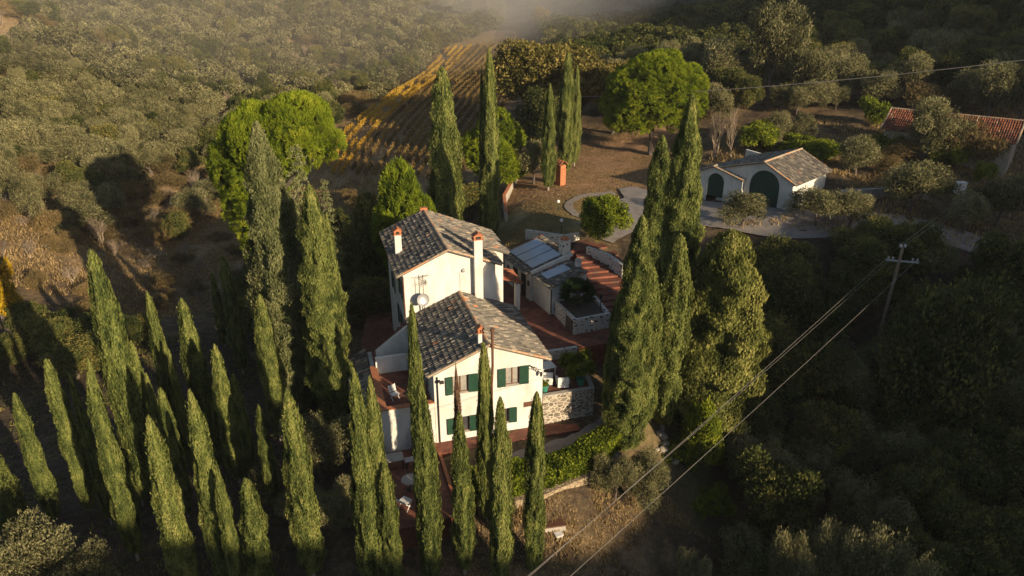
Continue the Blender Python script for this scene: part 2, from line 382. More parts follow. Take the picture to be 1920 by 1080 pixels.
def axis(segs):
    out = [segs[0][0]]
    for a, b, st in segs:
        n = max(1, int(round((b - a) / st))); out += list(np.linspace(a, b, n + 1)[1:])
    return np.array(out)
gx = axis([(-320, -120, 8), (-120, -45, 2.5), (-45, 45, 0.8), (45, 120, 2.5), (120, 330, 8)])
gy = axis([(-260, -60, 8), (-60, 20, 4), (20, 105, 0.8), (105, 200, 2.5), (200, 520, 8)])
GX, GY = np.meshgrid(gx, gy)
fx_, fy_ = GX.ravel(), GY.ravel()
Z = H(fx_, fy_)
wild = 1.0
pad = np.exp(-(((fx_ + 1) / 12) ** 2 + ((fy_ - 48) / 13) ** 2) ** 2)
pad = np.maximum(pad, np.exp(-(((fx_ - 9) / 13) ** 2 + ((fy_ - 80) / 15) ** 2) ** 2))
Zr = Z + (1 - pad) * (0.5 * (vnoise(fx_, fy_, 4.0, 1) - 0.5) + 0.28 * (vnoise(fx_, fy_, 1.3, 2) - 0.5))
# colour zones kept as a point attribute: r = dry grass, g = green grass, b = pine needles/red soil
def inpoly(x, y, poly):
    r = np.zeros(len(x), bool); n = len(poly)
    for i in range(n):
        x1, y1 = poly[i]; x2, y2 = poly[(i + 1) % n]
        c = ((y1 > y) != (y2 > y)) & (x < (x2 - x1) * (y - y1) / (y2 - y1 + 1e-9) + x1)
        r ^= c
    return r
garden = [(2, 76), (-2, 82), (-3, 90), (2, 102), (22, 104), (24, 92), (15, 80), (10, 77.5)]
lawn = [(-2.5, 68), (-1.5, 75), (2, 78), (9, 78), (8, 70), (5.5, 64.3), (1.5, 66.5)]
field = [(-60, 20), (-60, 61), (-20, 61), (-8, 45), (-9, 26)]
A_dry = np.ones(len(fx_)) * 0.55
A_dry += 0.45 * sm(70, 90, fy_) * (fx_ < -5)
gr = inpoly(fx_, fy_, lawn).astype(float)
gr = np.maximum(gr, 0.75 * np.exp(-(((fx_ + 24) / 7) ** 2 + ((fy_ - 96) / 5) ** 2)))
gr = np.maximum(gr, 0.6 * np.exp(-(((fx_ - 12) / 4) ** 2 + ((fy_ - 44) / 7) ** 2)))
nd = inpoly(fx_, fy_, garden).astype(float)
A_dry = np.where(inpoly(fx_, fy_, field), 0.12 + 0.25 * vnoise(fx_, fy_, 5, 5), A_dry)
A_dry = np.where((fx_ > 10) & (fy_ < 64), 0.25, A_dry)
nx, ny = len(gx), len(gy)
idx = np.arange(nx * ny).reshape(ny, nx)
Q = np.stack([idx[:-1, :-1].ravel(), idx[:-1, 1:].ravel(), idx[1:, 1:].ravel(), idx[1:, :-1].ravel()], 1)
gm, n, l, bs = mat_new('ground')
a = n.new('ShaderNodeAttribute'); a.attribute_name = 'zone'
sep = n.new('ShaderNodeSeparateColor'); l.new(a.outputs['Color'], sep.inputs[0])
n1 = noise(n, l, 0.35, 6, 'Object', 0.65); n2 = noise(n, l, 2.2, 5, 'Object', 0.7); n3 = noise(n, l, 9, 3, 'Object', 0.7)
soil = ramp(n, [(0.3, (0.035, 0.027, 0.020)), (0.55, (0.075, 0.056, 0.040)), (0.75, (0.12, 0.09, 0.062))]); l.new(n2, soil.inputs[0])
dry = ramp(n, [(0.25, (0.11, 0.078, 0.042)), (0.5, (0.25, 0.175, 0.090)), (0.75, (0.40, 0.29, 0.155))]); l.new(n2, dry.inputs[0])
grs = ramp(n, [(0.3, (0.09, 0.088, 0.036)), (0.48, (0.19, 0.16, 0.07)), (0.66, (0.33, 0.26, 0.13))]); l.new(n1, grs.inputs[0])
ndl = ramp(n, [(0.3, (0.17, 0.095, 0.052)), (0.52, (0.31, 0.19, 0.105)), (0.75, (0.44, 0.31, 0.18))]); l.new(n2, ndl.inputs[0])
f1 = n.new('ShaderNodeMath'); f1.operation = 'MULTIPLY_ADD'; f1.use_clamp = True
l.new(n1, f1.inputs[0]); f1.inputs[1].default_value = 2.4
s1 = n.new('ShaderNodeMath'); s1.operation = 'MULTIPLY_ADD'; s1.inputs[1].default_value = 1.6; s1.inputs[2].default_value = -1.75; l.new(sep.outputs[0], s1.inputs[0]); l.new(s1.outputs[0], f1.inputs[2])
c = mix_rgb(n, l, soil.outputs[0], dry.outputs[0], f1.outputs[0])
c = mix_rgb(n, l, c, grs.outputs[0], sep.outputs[1])
c = mix_rgb(n, l, c, ndl.outputs[0], sep.outputs[2])
hi = n.new('ShaderNodeMath'); hi.operation = 'MULTIPLY_ADD'; hi.inputs[1].default_value = 0.9; hi.inputs[2].default_value = 0.55; l.new(n3, hi.inputs[0])
cc = n.new('ShaderNodeVectorMath'); cc.operation = 'SCALE'; l.new(c, cc.inputs[0]); l.new(hi.outputs[0], cc.inputs[3])
l.new(cc.outputs[0], bs.inputs['Base Color']); bs.inputs['Roughness'].default_value = 1.0
bs.inputs['Specular IOR Level'].default_value = 0.1
bump(n, l, bs, n3, 0.9, 0.12)
me = np_mesh('ground', np.stack([fx_, fy_, Zr], 1), Q, np.zeros(len(Q)), gm)
ca = me.color_attributes.new('zone', 'FLOAT_COLOR', 'POINT')
ca.data.foreach_set('color', np.stack([A_dry, gr, nd, np.ones(len(gr))], 1).astype(np.float32).ravel())
for p in me.polygons: pass
me.polygons.foreach_set('use_smooth', np.ones(len(Q), bool))
ground = tag(link('ground', me), kind='structure')

def ribbon(name, pts, w, mat, lift=0.09, kind='structure', mound=0.0):
    """a path laid on the terrain along a line of points"""
    P = [np.array(p, float) for p in pts]
    L = []
    for i in range(len(P) - 1):
        k = max(2, int(np.linalg.norm(P[i+1] - P[i]) / 0.6))
        for j in range(k): L.append(P[i] + (P[i+1] - P[i]) * j / k)
    L.append(P[-1]); L = np.array(L)
    for _ in range(3): L[1:-1] = (L[:-2] + L[1:-1] * 2 + L[2:]) / 4
    t = np.gradient(L, axis=0); t /= np.linalg.norm(t, axis=1)[:, None] + 1e-9
    nrm = np.stack([-t[:, 1], t[:, 0]], 1)
    ww = np.interp(np.linspace(0, 1, len(L)), np.linspace(0, 1, len(w)), w) if isinstance(w, (list, tuple)) else np.full(len(L), w)
    K = 9
    rows = []
    rng = np.random.default_rng(3)
    for j in range(K):
        o = (j / (K - 1) - 0.5)
        e = 0.25 * (rng.random(len(L)) - 0.5) if j in (0, K - 1) else 0
        rows.append(L + nrm * (ww * o + e)[:, None])
    R = np.stack(rows, 1).reshape(-1, 2)
    z = H(R[:, 0], R[:, 1]) + lift
    V = np.column_stack([R, z]); ii = np.arange(len(V)).reshape(len(L), K)
    Q = np.stack([ii[:-1, :-1].ravel(), ii[1:, :-1].ravel(), ii[1:, 1:].ravel(), ii[:-1, 1:].ravel()], 1)
    me = np_mesh(name, V, Q, np.zeros(len(Q)), mat); me.polygons.foreach_set('use_smooth', np.ones(len(Q), bool))
    o = link(name, me)
    if kind: o['kind'] = kind
    return o
ribbon('road', [(46, 63.5), (38.5, 67), (31, 66.5), (25, 67), (19, 71), (14.8, 75.5), (13.0, 79.5)], [3, 3, 4, 6.5, 7.5, 7, 2.0], M['asphalt'], 0.14)
ribbon('driveway', [(15.5, 77.0), (14.0, 72.5), (12.0, 68.5), (9.6, 65.6), (8.6, 64.2)], [2.0, 6.8, 5.0, 3.0, 2.2], M['asphalt'], 0.18)
ribbon('path', [(11.5, 77.6), (7.6, 76.9), (5.9, 74.4), (6.3, 71.5), (8.0, 69.0)], [1.6, 1.1, 0.9, 0.9, 0.8], M['gravel'], 0.12)
ribbon('footpath', [(-2.2, 36.6), (1.5, 37.6), (5.2, 39.4), (8.2, 42.6), (9.8, 44.5)], [1.4, 1.7, 2.2, 2.0, 1.6], M['gravel'], 0.12)

# ------------------------------------------------------------------ building helpers
def wall_holes(mb, p0, ud, W_, zb, zt, holes, thick=0.28, depth=0.18, top=None):
    """a wall face with real openings. p0 corner, ud unit along, outward normal = ud x z rotated; top: list of (s,z) above zt"""
    ud = Vector(ud); nrm = Vector((ud.y, -ud.x, 0))
    xs = sorted({0.0, W_} | {h[0] for h in holes} | {h[1] for h in holes})
    zs = sorted({zb, zt} | {h[2] for h in holes} | {h[3] for h in holes})
    def P(s, z, d=0.0): return Vector(p0) + ud * s + Vector((0, 0, z)) - nrm * d
    for i in range(len(xs) - 1):
        for j in range(len(zs) - 1):
            cx, cz = (xs[i] + xs[i+1]) / 2, (zs[j] + zs[j+1]) / 2
            if any(h[0] < cx < h[1] and h[2] < cz < h[3] for h in holes): continue
            mb.add([P(xs[i], zs[j]), P(xs[i+1], zs[j]), P(xs[i+1], zs[j+1]), P(xs[i], zs[j+1])], [(0, 1, 2, 3)])
    for h in holes:
        a, b, c, d = h[:4]
        for q in (((a, c), (b, c)), ((b, c), (b, d)), ((b, d), (a, d)), ((a, d), (a, c))):
            (s1, z1), (s2, z2) = q
            mb.add([P(s1, z1), P(s2, z2), P(s2, z2, depth), P(s1, z1, depth)], [(0, 1, 2, 3)])
    if top:
        pts = [P(0, zt), P(W_, zt)] + [P(s, z) for s, z in top]
        mb.add(pts, [tuple(range(len(pts)))])
def slope_tiles(mb, ridge0, ridge1, eave0, eave1, tw=0.21, tl=0.36, seed=1, skip=None):
    """barrel tiles laid in courses on one slope; ridge0->ridge1 along the ridge, eave0->eave1 along the eave"""
    rng = random.Random(seed)
    r0, r1, e0, e1 = map(Vector, (ridge0, ridge1, eave0, eave1))
    L = max((r1 - r0).length, (e1 - e0).length); D = (e0 - r0).length
    nc = max(1, int(L / tw)); nr = max(1, int(D / tl))
    nrm = (e0 - r0).cross(r1 - r0).normalized()
    if nrm.z < 0: nrm = -nrm
    along = (e1 - e0).normalized(); down = (e0 - r0).normalized()
    mb.add([r0, r1, e1, e0], [(0, 1, 2, 3)] if (r1 - r0).cross(e1 - r1).z > 0 else [(3, 2, 1, 0)], 0.1)  # sheet under the tiles tinted dark, painting the shade in the gaps
    for i in range(nc):
        for j in range(nr):
            if skip and skip((i + .5) / nc, (j + .5) / nr): continue
            u = (i + 0.5) / nc
            t0, t1 = j / nr, min(1.02, (j + 1.22) / nr)
            pa = (r0.lerp(r1, u)).lerp(e0.lerp(e1, u), t0); pb = (r0.lerp(r1, u)).lerp(e0.lerp(e1, u), t1)
            jit = rng.uniform(-0.02, 0.02); w = L / nc * 0.5 * rng.uniform(0.78, 0.9); hh = 0.092 * rng.uniform(0.8, 1.25)
            col = rng.choice([rng.uniform(0.05, 0.5), rng.uniform(0.3, 0.75), rng.uniform(0.5, 0.9)])
            if rng.random() < 0.018: col = 0.99
            pa = pa + along * jit; pb = pb + along * (jit + rng.uniform(-.012, .012)) + nrm * rng.uniform(0.02, 0.045)
            vs = []
            for p, k in ((pa, 0.82), (pb, 1.0)):
                for c_, s_ in ((-1, 0.0), (-0.62, 0.75), (0, 1.0), (0.62, 0.75), (1, 0.0)):
                    vs.append(p + along * (c_ * w * k) + nrm * (0.012 + s_ * hh * k))
            n0 = len(mb.v); mb.v += [tuple(q) for q in vs]
            for k in range(4):
                mb.f.append((n0 + k, n0 + k + 1, n0 + 6 + k, n0 + 5 + k)); mb.c.append(col)
            mb.f.append((n0 + 5, n0 + 6, n0 + 7, n0 + 8, n0 + 9)); mb.c.append(0.06)  # closed tile end tinted dark, painting the shade of the hollow
def ridge_row(mb, p, q, r=0.13, seed=2, tl=0.4):
    rng = random.Random(seed); p, q = Vector(p), Vector(q)
    n = max(1, int((q - p).length / tl)); d = (q - p).normalized(); side = d.cross(Vector((0, 0, 1))).normalized(); up = side.cross(d)
    for i in range(n):
        a = p.lerp(q, i / n); b = p.lerp(q, (i + 1.15) / n); col = rng.uniform(0.1, 1.0)
        vs = []
        for pt, k in ((a, 0.85), (b, 1.08)):
            for t in (0, 36, 72, 108, 144, 180):
                vs.append(pt + side * math.cos(rad(t)) * r * k + up * (math.sin(rad(t)) * r * k * 0.9 - 0.02))
        mb.add(vs, [(k, k+1, 7+k, 6+k) for k in range(5)] + [(6, 7, 8, 9, 10, 11)], col)
def gable_roof(name, parent, M4, x0, x1, xr, y0, y1, zl, zr_, zt, seed, mat='tile', ridge='tile_pale', tw=0.21, skipR=None, thick=0.10, ends=(0, 1)):
    """local frame: ridge along y at x=xr"""
    mb = MB()
    def T(x, y, z): return M4 @ Vector((x, y, z))
    slope_tiles(mb, T(xr, y0, zt), T(xr, y1, zt), T(x0, y0, zl), T(x0, y1, zl), tw, 0.36, seed)
    slope_tiles(mb, T(xr, y0, zt), T(xr, y1, zt), T(x1, y0, zr_), T(x1, y1, zr_), tw, 0.36, seed + 1, skipR)
    th = thick
    for y in (y0, y1):
        mb.add([T(x0, y, zl), T(xr, y, zt), T(x1, y, zr_), T(x1, y, zr_ - th), T(xr, y, zt - th), T(x0, y, zl - th)], [(0, 1, 4, 5), (1, 2, 3, 4)], 0.4)
    mb.add([T(x0, y0, zl), T(x0, y1, zl), T(x0, y1, zl - th), T(x0, y0, zl - th)], [(0, 1, 2, 3)], 0.35)
    mb.add([T(x1, y0, zr_), T(x1, y1, zr_), T(x1, y1, zr_ - th), T(x1, y0, zr_ - th)], [(0, 1, 2, 3)], 0.35)
    mb.add([T(x0, y0, zl - th), T(x0, y1, zl - th), T(xr, y1, zt - th), T(xr, y0, zt - th), T(x1, y1, zr_ - th), T(x1, y0, zr_ - th)], [(0, 1, 2, 3), (3, 2, 4, 5)], 0.3)
    r = mb.build('roof', M[mat], parent)
    rb = MB(); ridge_row(rb, T(xr, y0 - .02, zt + .03), T(xr, y1, zt + .03), 0.14, seed)
    # barge tiles along the near verge
    for k_ in ends:
        y = (y0 + .02, y1 - .02)[k_]
        ridge_row(rb, T(x0, y, zl + .03), T(xr, y, zt + .03), 0.10, seed + 5)
        ridge_row(rb, T(x1, y, zr_ + .03), T(xr, y, zt + .03), 0.10, seed + 6)
    rb.build('ridge_tiles', M[ridge], r)
    return r
def window(parent, M4, s0, s1, z0, z1, shL=0, shR=0, depth=0.15, curtain=False, frame_mat='wood', swing=6):
    """in a wall whose outside faces local -y at y=0"""
    def mk(): return MB()
    f = mk(); fr = 0.06
    w, h = s1 - s0, z1 - z0
    f.box(s0, s0+fr, depth-.05, depth, z0, z1, M=M4); f.box(s1-fr, s1, depth-.05, depth, z0, z1, M=M4)
    f.box(s0+fr, s1-fr, depth-.05, depth, z0, z0+fr, M=M4); f.box(s0+fr, s1-fr, depth-.05, depth, z1-fr, z1, M=M4)
    f.box((s0+s1)/2-.035, (s0+s1)/2+.035, depth-.045, depth, z0+fr, z1-fr, M=M4)
    wn = f.build('window', M[frame_mat], parent)
    g = mk(); g.box(s0, s1, depth+.003, depth+.02, z0, z1, M=M4); g.build('pane', M['curtain' if curtain else 'glass'], wn)
    sl_ = mk(); sl_.box(s0-.08, s1+.08, -.06, depth-.05, z0-.07, z0-.004, M=M4); sl_.build('sill', M['concrete'], wn)
    for side, wd in ((-1, shL), (1, shR)):
        if not wd: continue
        sh = mk()
        hx = s0 if side < 0 else s1
        LM = M4 @ Matrix.Translation((hx, -0.03, 0)) @ Matrix.Rotation(rad(swing) * side * -1 * (1 if side > 0 else 1), 4, 'Z')
        a, b = (-wd, -.01) if side < 0 else (.01, wd)
        sh.box(a, a+.06, -.035, 0, z0-.03, z1+.03, M=LM); sh.box(b-.06, b, -.035, 0, z0-.03, z1+.03, M=LM)
        sh.box(a+.06, b-.06, -.035, 0, z1-.04, z1+.03, M=LM); sh.box(a+.06, b-.06, -.035, 0, z0-.03, z0+.04, M=LM)
        nsl = max(6, int((h) / 0.075))
        for k in range(nsl):
            zz = z0 + .04 + (h - .08) * k / nsl
            sh.box(a+.06, b-.06, -.030, -.008, zz + .006, zz + (h - .08) / nsl - .004, M=LM @ Matrix.Translation((0, 0, 0)))
        sh.build('shutter', M['shutter'], wn)
    return wn
def chimney(parent, M4, x, y, w, d, z0, z1, cap='gable', brickcap=True):
    c_ = MB(); c_.box(x-w/2, x+w/2, y-d/2, y+d/2, z0, z1, M=M4); ch = c_.build('chimney', M['plaster'], parent, 0.015)
    k = MB()
    e = 0.07
    k.box(x-w/2-e, x+w/2+e, y-d/2-e, y+d/2+e, z1, z1+.06, M=M4)
    for sx in (-1, 1):
        for sy in (-1, 1):
            k.box(x+sx*(w/2-.06)-.06, x+sx*(w/2-.06)+.06, y+sy*(d/2-.06)-.06, y+sy*(d/2-.06)+.06, z1+.06, z1+.28, M=M4)
    zt = z1 + .28
    vs = [M4 @ Vector(p) for p in ((x-w/2-.1, y-d/2-.08, zt), (x+w/2+.1, y-d/2-.08, zt), (x+w/2+.1, y+d/2+.08, zt), (x-w/2-.1, y+d/2+.08, zt), (x, y-d/2-.08, zt+.26), (x, y+d/2+.08, zt+.26))]
    k.add(vs, [(0, 1, 4), (1, 2, 5, 4), (2, 3, 5), (3, 0, 4, 5), (0, 3, 2, 1)], 0.5)
    k.build('chimney_cap', M['brick'], ch)
    i = MB(); i.box(x-w/2+.13, x+w/2-.13, y-d/2+.05, y+d/2-.05, z1+.061, z1+.2, M=M4); i.build('flue_opening', M['dark'], ch)
    return ch

# ------------------------------------------------------------------ farmhouse
fh = empty('farmhouse', P0, 0, 'white two-part farmhouse with grey tiled gable roofs, green shutters and three chimneys', 'house')
class _Inv: pass
def in_house(o):
    return o
# all farmhouse geometry is given in world coordinates, so the Empty's offset is taken out through the parent inverse
def adopt(root):
    inv = Matrix.Translation(-Vector(root.location))
    for o in COL.objects:
        if o.parent == root: o.matrix_parent_inverse = (Matrix.Translation(root.location) @ Matrix.Rotation(root.rotation_euler.z, 4, 'Z')).inverted()
WM = HM
# wing walls: s 0..7.25, m 0..8.3 eave 5.4, apex 6.85 at s 3.55
mb = MB()
front_holes = [(1.2, 2.25, 3.6, 4.85), (4.71, 5.67, 3.6, 4.9), (1.2, 2.25, 0.6, 1.75), (4.05, 4.95, 0.75, 1.85)]
wall_holes(mb, sm2w(0, 0), AX, 7.25, -0.6, 5.3, front_holes, top=[(7.25, 5.36), (3.55, 6.82), (0, 5.36)])
right_holes = [(1.2, 2.2, 2.6, 4.6), (4.4, 5.4, 2.6, 4.6)]
wall_holes(mb, sm2w(7.25, 0), BX, 8.3, -0.6, 5.34, right_holes)
left_holes = [(2.6, 3.5, 3.0, 5.0), (5.6, 6.5, 3.1, 4.3)]
wall_holes(mb, sm2w(0, 8.3), -BX, 8.3, -0.6, 5.34, [(8.3-h[1], 8.3-h[0], h[2], h[3]) for h in left_holes])
mb.build('wall', M['plaster'], fh)
gable_roof('roof', fh, HM, -0.42, 7.68, 3.55, -0.38, 8.28, 5.27, 5.27, 6.92, 11)
window(fh, HM, *front_holes[0], 0.46, 0.62, curtain=True)
window(fh, HM, *front_holes[1], 0.52, 0.60, curtain=True)
window(fh, HM, *front_holes[2], 0.46, 0.60)
window(fh, HM, *front_holes[3], 0.0, 0.52)
LM_ = HM @ Matrix.Translation((0, 8.3, 0)) @ Matrix.Rotation(rad(-90), 4, 'Z')
for h in left_holes: window(fh, LM_, 8.3-h[1], 8.3-h[0], h[2], h[3], 0.45, 0.45)
RM_ = HM @ Matrix.Translation((7.25, 0, 0)) @ Matrix.Rotation(rad(90), 4, 'Z')
for h in right_holes: window(fh, RM_, h[0], h[1], h[2], h[3], 0.5, 0.5)
# rear block: s -.5..6.3 (m 8.3..12.3) and -.5..8.0 (m 12.3..17.6), eave 8.9, ridge 10.35 at s 2.75
mb = MB()
wall_holes(mb, sm2w(-0.5, 8.3), AX, 6.8, -0.5, 8.75, [], top=[(6.8, 8.9), (3.25, 10.3), (0, 8.9)])
lh = [(0.9, 1.7, 6.6, 7.9), (0.9, 1.7, 3.3, 4.8), (5.4, 6.2, 5.2, 6.5), (2.6, 3.4, 3.4, 4.9)]
wall_holes(mb, sm2w(-0.5, 17.6), -BX, 9.3, -0.5, 8.85, [(9.3-h[1], 9.3-h[0], h[2], h[3]) for h in lh])
wall_holes(mb, sm2w(6.3, 8.3), BX, 4.0, -0.5, 8.85, [(1.4, 2.2, 3.0, 5.2)])
wall_holes(mb, sm2w(6.3, 12.3), AX, 1.7, -0.5, 8.15, [], top=[(1.7, 8.2), (0, 8.85)])
wall_holes(mb, sm2w(8.0, 12.3), BX, 5.3, -0.5, 8.18, [(2, 3, 3, 5)])
wall_holes(mb, sm2w(8.0, 17.6), -AX, 8.5, -0.5, 8.1, [], top=[(8.5, 8.85), (5.2, 10.3), (0, 8.2)])
mb.build('wall', M['plaster'], fh)
LM2 = HM @ Matrix.Translation((-0.5, 17.6, 0)) @ Matrix.Rotation(rad(-90), 4, 'Z')
for h in lh: window(fh, LM2, 9.3-h[1], 9.3-h[0], h[2], h[3], 0.4, 0.4)
RM2 = HM @ Matrix.Translation((6.3, 8.3, 0)) @ Matrix.Rotation(rad(90), 4, 'Z'); window(fh, RM2, 1.4, 2.2, 3.0, 5.2, 0, 0, frame_mat='wood')
RM3 = HM @ Matrix.Translation((8.0, 12.3, 0)) @ Matrix.Rotation(rad(90), 4, 'Z'); window(fh, RM3, 2, 3, 3.0, 5.0, 0, 0, frame_mat='wood')
gable_roof('roof', fh, HM, -0.92, 6.72, 2.75, 7.95, 12.1, 8.75, 8.85, 10.38, 31)
gable_roof('roof', fh, HM, -0.92, 8.42, 2.75, 12.1, 18.0, 8.75, 8.06, 10.38, 41, ends=(1,))
mb = MB(); mb.box(-0.30, 0.30, -0.17, 0.17, 10.36, 10.62, M=HM @ Matrix.Translation((2.75, 17.9, 0))); mb.build('ridge_cap', M['brick'], fh)
chimney(fh, HM, 4.95, 8.12, 0.62, 0.5, 2.4, 10.95)
chimney(fh, HM, -0.25, 12.0, 0.50, 0.55, 8.9, 10.55)
chimney(fh, HM, 3.15, 0.35, 0.32, 0.32, 6.6, 7.55)
# flue pipe, down pipes
mb = MB(); mb.tube([HM @ Vector((3.72, -0.22, 0.6)), HM @ Vector((3.72, -0.22, 4.0)), HM @ Vector((3.72, -0.52, 5.6)), HM @ Vector((3.72, -0.52, 8.0))], 0.085, 10)
mb.lathe([(0.0, 8.2), (0.14, 8.1), (0.14, 8.0), (0.0, 8.0)], 10, M=HM @ Matrix.Translation((3.72, -0.52, 0)))
mb.build('flue_pipe', M['rust'], fh)
mb = MB(); mb.tube([HM @ Vector((0.22, -0.07, 5.0)), HM @ Vector((0.22, -0.07, 0.1))], 0.045, 8); mb.build('downpipe', M['iron'], fh)
mb = MB(); mb.tube([HM @ Vector((-0.45, -0.2, 5.2)), HM @ Vector((-0.45, 8.2, 5.2))], 0.06, 8); mb.build('gutter', M['rust'], fh)
mb = MB(); mb.tube([HM @ Vector((7.74, -0.2, 5.2)), HM @ Vector((7.74, 8.2, 5.2))], 0.06, 8); mb.build('gutter', M['rust'], fh)
mb = MB(); mb.tube([HM @ Vector((-0.98, 8.0, 8.68)), HM @ Vector((-0.98, 17.8, 8.68))], 0.06, 8); mb.build('gutter', M['rust'], fh)
mb = MB(); mb.tube([HM @ Vector((-0.5, 8.22, 8.6)), HM @ Vector((-0.5, 8.22, 2.8))], 0.05, 8); mb.build('downpipe', M['rust'], fh)
# wall lantern on scrolled bracket at the right front corner, floodlight at the left
mb = MB()
for k, (dx, dz) in enumerate([(0, 0), (0.32, -0.12), (0.62, -0.3)]):
    p = [HM @ Vector((6.35 + dx + 0.12 * math.cos(t) , -0.10 - 0.04 * k, 4.75 + dz + 0.12 * math.sin(t))) for t in np.linspace(0, 5.2, 9)]
    mb.tube(p, 0.022, 5)
mb.tube([HM @ Vector((6.3, -0.02, 4.9)), HM @ Vector((6.6, -0.2, 4.75)), HM @ Vector((7.05, -0.3, 4.3))], 0.028, 6)
mb.lathe([(0.02, 4.42), (0.10, 4.34), (0.08, 4.12), (0.02, 4.06)], 8, M=HM @ Matrix.Translation((7.05, -0.3, 0)))
mb.build('wall_lantern', M['iron'], fh)
mb = MB(); mb.tube([HM @ Vector((0.35, 0, 4.75)), HM @ Vector((0.42, -0.3, 4.8))], 0.02, 6); mb.box(0.3, 0.58, -0.45, -0.3, 4.68, 4.86, M=HM); mb.build('floodlight', M['iron'], fh)
mb = MB(); mb.box(5.95, 6.55, -0.025, 0.01, 1.72, 2.1, M=HM)
for k in range(3): mb.box(6.0 + k * .18, 6.13 + k * .18, -0.04, -0.025, 1.78, 2.04, M=HM)
mb.build('vent_grille', M['rust'], fh)
# alarm bell and cable on the rear block
mb = MB(); mb.lathe([(0.0, -0.14), (0.12, -0.12), (0.17, 0), (0.17, .06), (0, .06)], 12, M=HM @ Matrix.Translation((3.9, 8.27, 8.6)) @ Matrix.Rotation(rad(90), 4, 'X') @ Matrix.Scale(-1, 4, (0, 0, 1)))
mb.tube([HM @ Vector((3.62, 8.285, 8.5)), HM @ Vector((3.62, 8.285, 6.4))], 0.012, 4); mb.build('alarm_box', M['metal'], fh)
# satellite dish and aerial
DX, DY, DZ = 0.75, 7.75, 6.55
dm = HM @ Matrix.Translation((DX, DY, DZ + .35)) @ Matrix.Rotation(rad(10), 4, 'Z') @ Matrix.Rotation(rad(76), 4, 'X')
mb = MB(); mb.lathe([(0.0, 0.0), (0.18, 0.015), (0.34, 0.06), (0.46, 0.12), (0.47, 0.10), (0.34, 0.03), (0.0, -0.03)], 24, M=dm); 
dish = mb.build('satellite_dish', M['metal'], fh)
mb = MB(); mb.tube([dm @ Vector((0, 0.1, -.05)), dm @ Vector((0, 0.1, -.25)), HM @ Vector((DX, DY + .25, DZ - .7))], 0.03, 6); mb.tube([dm @ Vector((0, -.44, .1)), dm @ Vector((0, -.2, .5))], 0.015, 5)
mb.build('dish_arm', M['iron'], dish)
mb = MB(); ax_ = DX + 0.1
mb.tube([HM @ Vector((ax_, 7.9, 5.9)), HM @ Vector((ax_, 7.9, 8.75))], 0.025, 6); mb.tube([HM @ Vector((ax_ - .28, 7.9, 6.9)), HM @ Vector((ax_ - .28, 7.9, 8.5))], 0.02, 6)
for zz, L_, ang in ((8.6, 0.95, 20), (8.3, 0.7, -60), (8.05, 0.8, 35)):
    d = Vector((math.cos(rad(ang)), math.sin(rad(ang)), 0)); sd = Vector((-d.y, d.x, 0))
    c0 = Vector((ax_, 7.9, zz)); mb.tube([HM @ (c0 - d * L_ / 2), HM @ (c0 + d * L_ / 2)], 0.014, 5)
    for k in range(7):
        q = c0 + d * (L_ * (k / 6 - 0.5)); e = Vector((0, 0, 0.22)) if zz < 8.5 else sd * 0.24
        mb.tube([HM @ (q - e), HM @ (q + e)], 0.010, 4)
mb.build('aerial', M['iron'], fh)

# annex with roof terrace, left of the wing: s -3.4..0, m 0..5.7, top 3.2
mb = MB()
wall_holes(mb, sm2w(-3.4, 0.02), AX, 3.38, -0.9, 2.7, [])
mb.box(-3.4, -0.02, 0.32, 9.0, -0.9, 2.62, M=HM)
mb.box(-3.4, 0.0, 0.02, 0.3, 2.7, 3.12, M=HM)
mb.box(-3.4, -3.12, 0.3, 5.7, 2.62, 3.12, M=HM)
mb.box(-3.1, -0.9, 5.5, 5.75, 2.62, 3.9, M=HM)
mb.build('annex_wall', M['plaster'], fh)
mb = MB(); mb.box(-3.10, -0.02, 0.32, 5.48, 2.625, 2.66, M=HM); mb.box(-3.1, -0.52, 5.77, 9.0, 2.625, 2.66, M=HM); mb.build('terrace_floor', M['terracotta'], fh)
mb = MB(); mb.box(-3.5, -3.02, -0.05, 5.8, 3.12, 3.18, M=HM); mb.box(-3.02, 0.0, -0.05, 0.36, 3.12, 3.18, M=HM); mb.build('parapet_coping', M['brick'], fh)
mb = MB(); slope_tiles(mb, HM @ Vector((-3.5, 9.2, 2.85)), HM @ Vector((-3.5, 0.2, 2.85)), HM @ Vector((-5.0, 9.2, 2.1)), HM @ Vector((-5.0, 0.2, 2.1)), 0.21, 0.36, 77)
mb.build('lean_to_roof', M['tile'], fh)
mb = MB(); mb.box(-4.7, -3.42, 0.6, 9.0, -0.9, 2.05, M=HM); mb.build('lean_to_wall', M['plaster'], fh)
mb = MB()
vs = [(-2.9, 7.2), (-0.55, 7.2), (-0.55, 7.5), (-2.9, 7.5)]
mb.poly_prism([tuple((HM @ Vector((x, y, 0)))[:2]) for x, y in vs], 2.6, [3.5, 5.2, 5.2, 3.5]); mb.build('stair_wall', M['plaster'], fh)
mb = MB()
for k in range(8): mb.box(-2.9 + k * .29, -2.61 + k * .29, 7.52, 8.4, 2.66, 3.0 + k * .28, M=HM)
mb.build('stairs', M['terracotta'], fh)
mb = MB(); mb.box(-2.4, -2.32, -0.12, -0.03, 2.2, 2.4, M=HM)
adopt(fh)

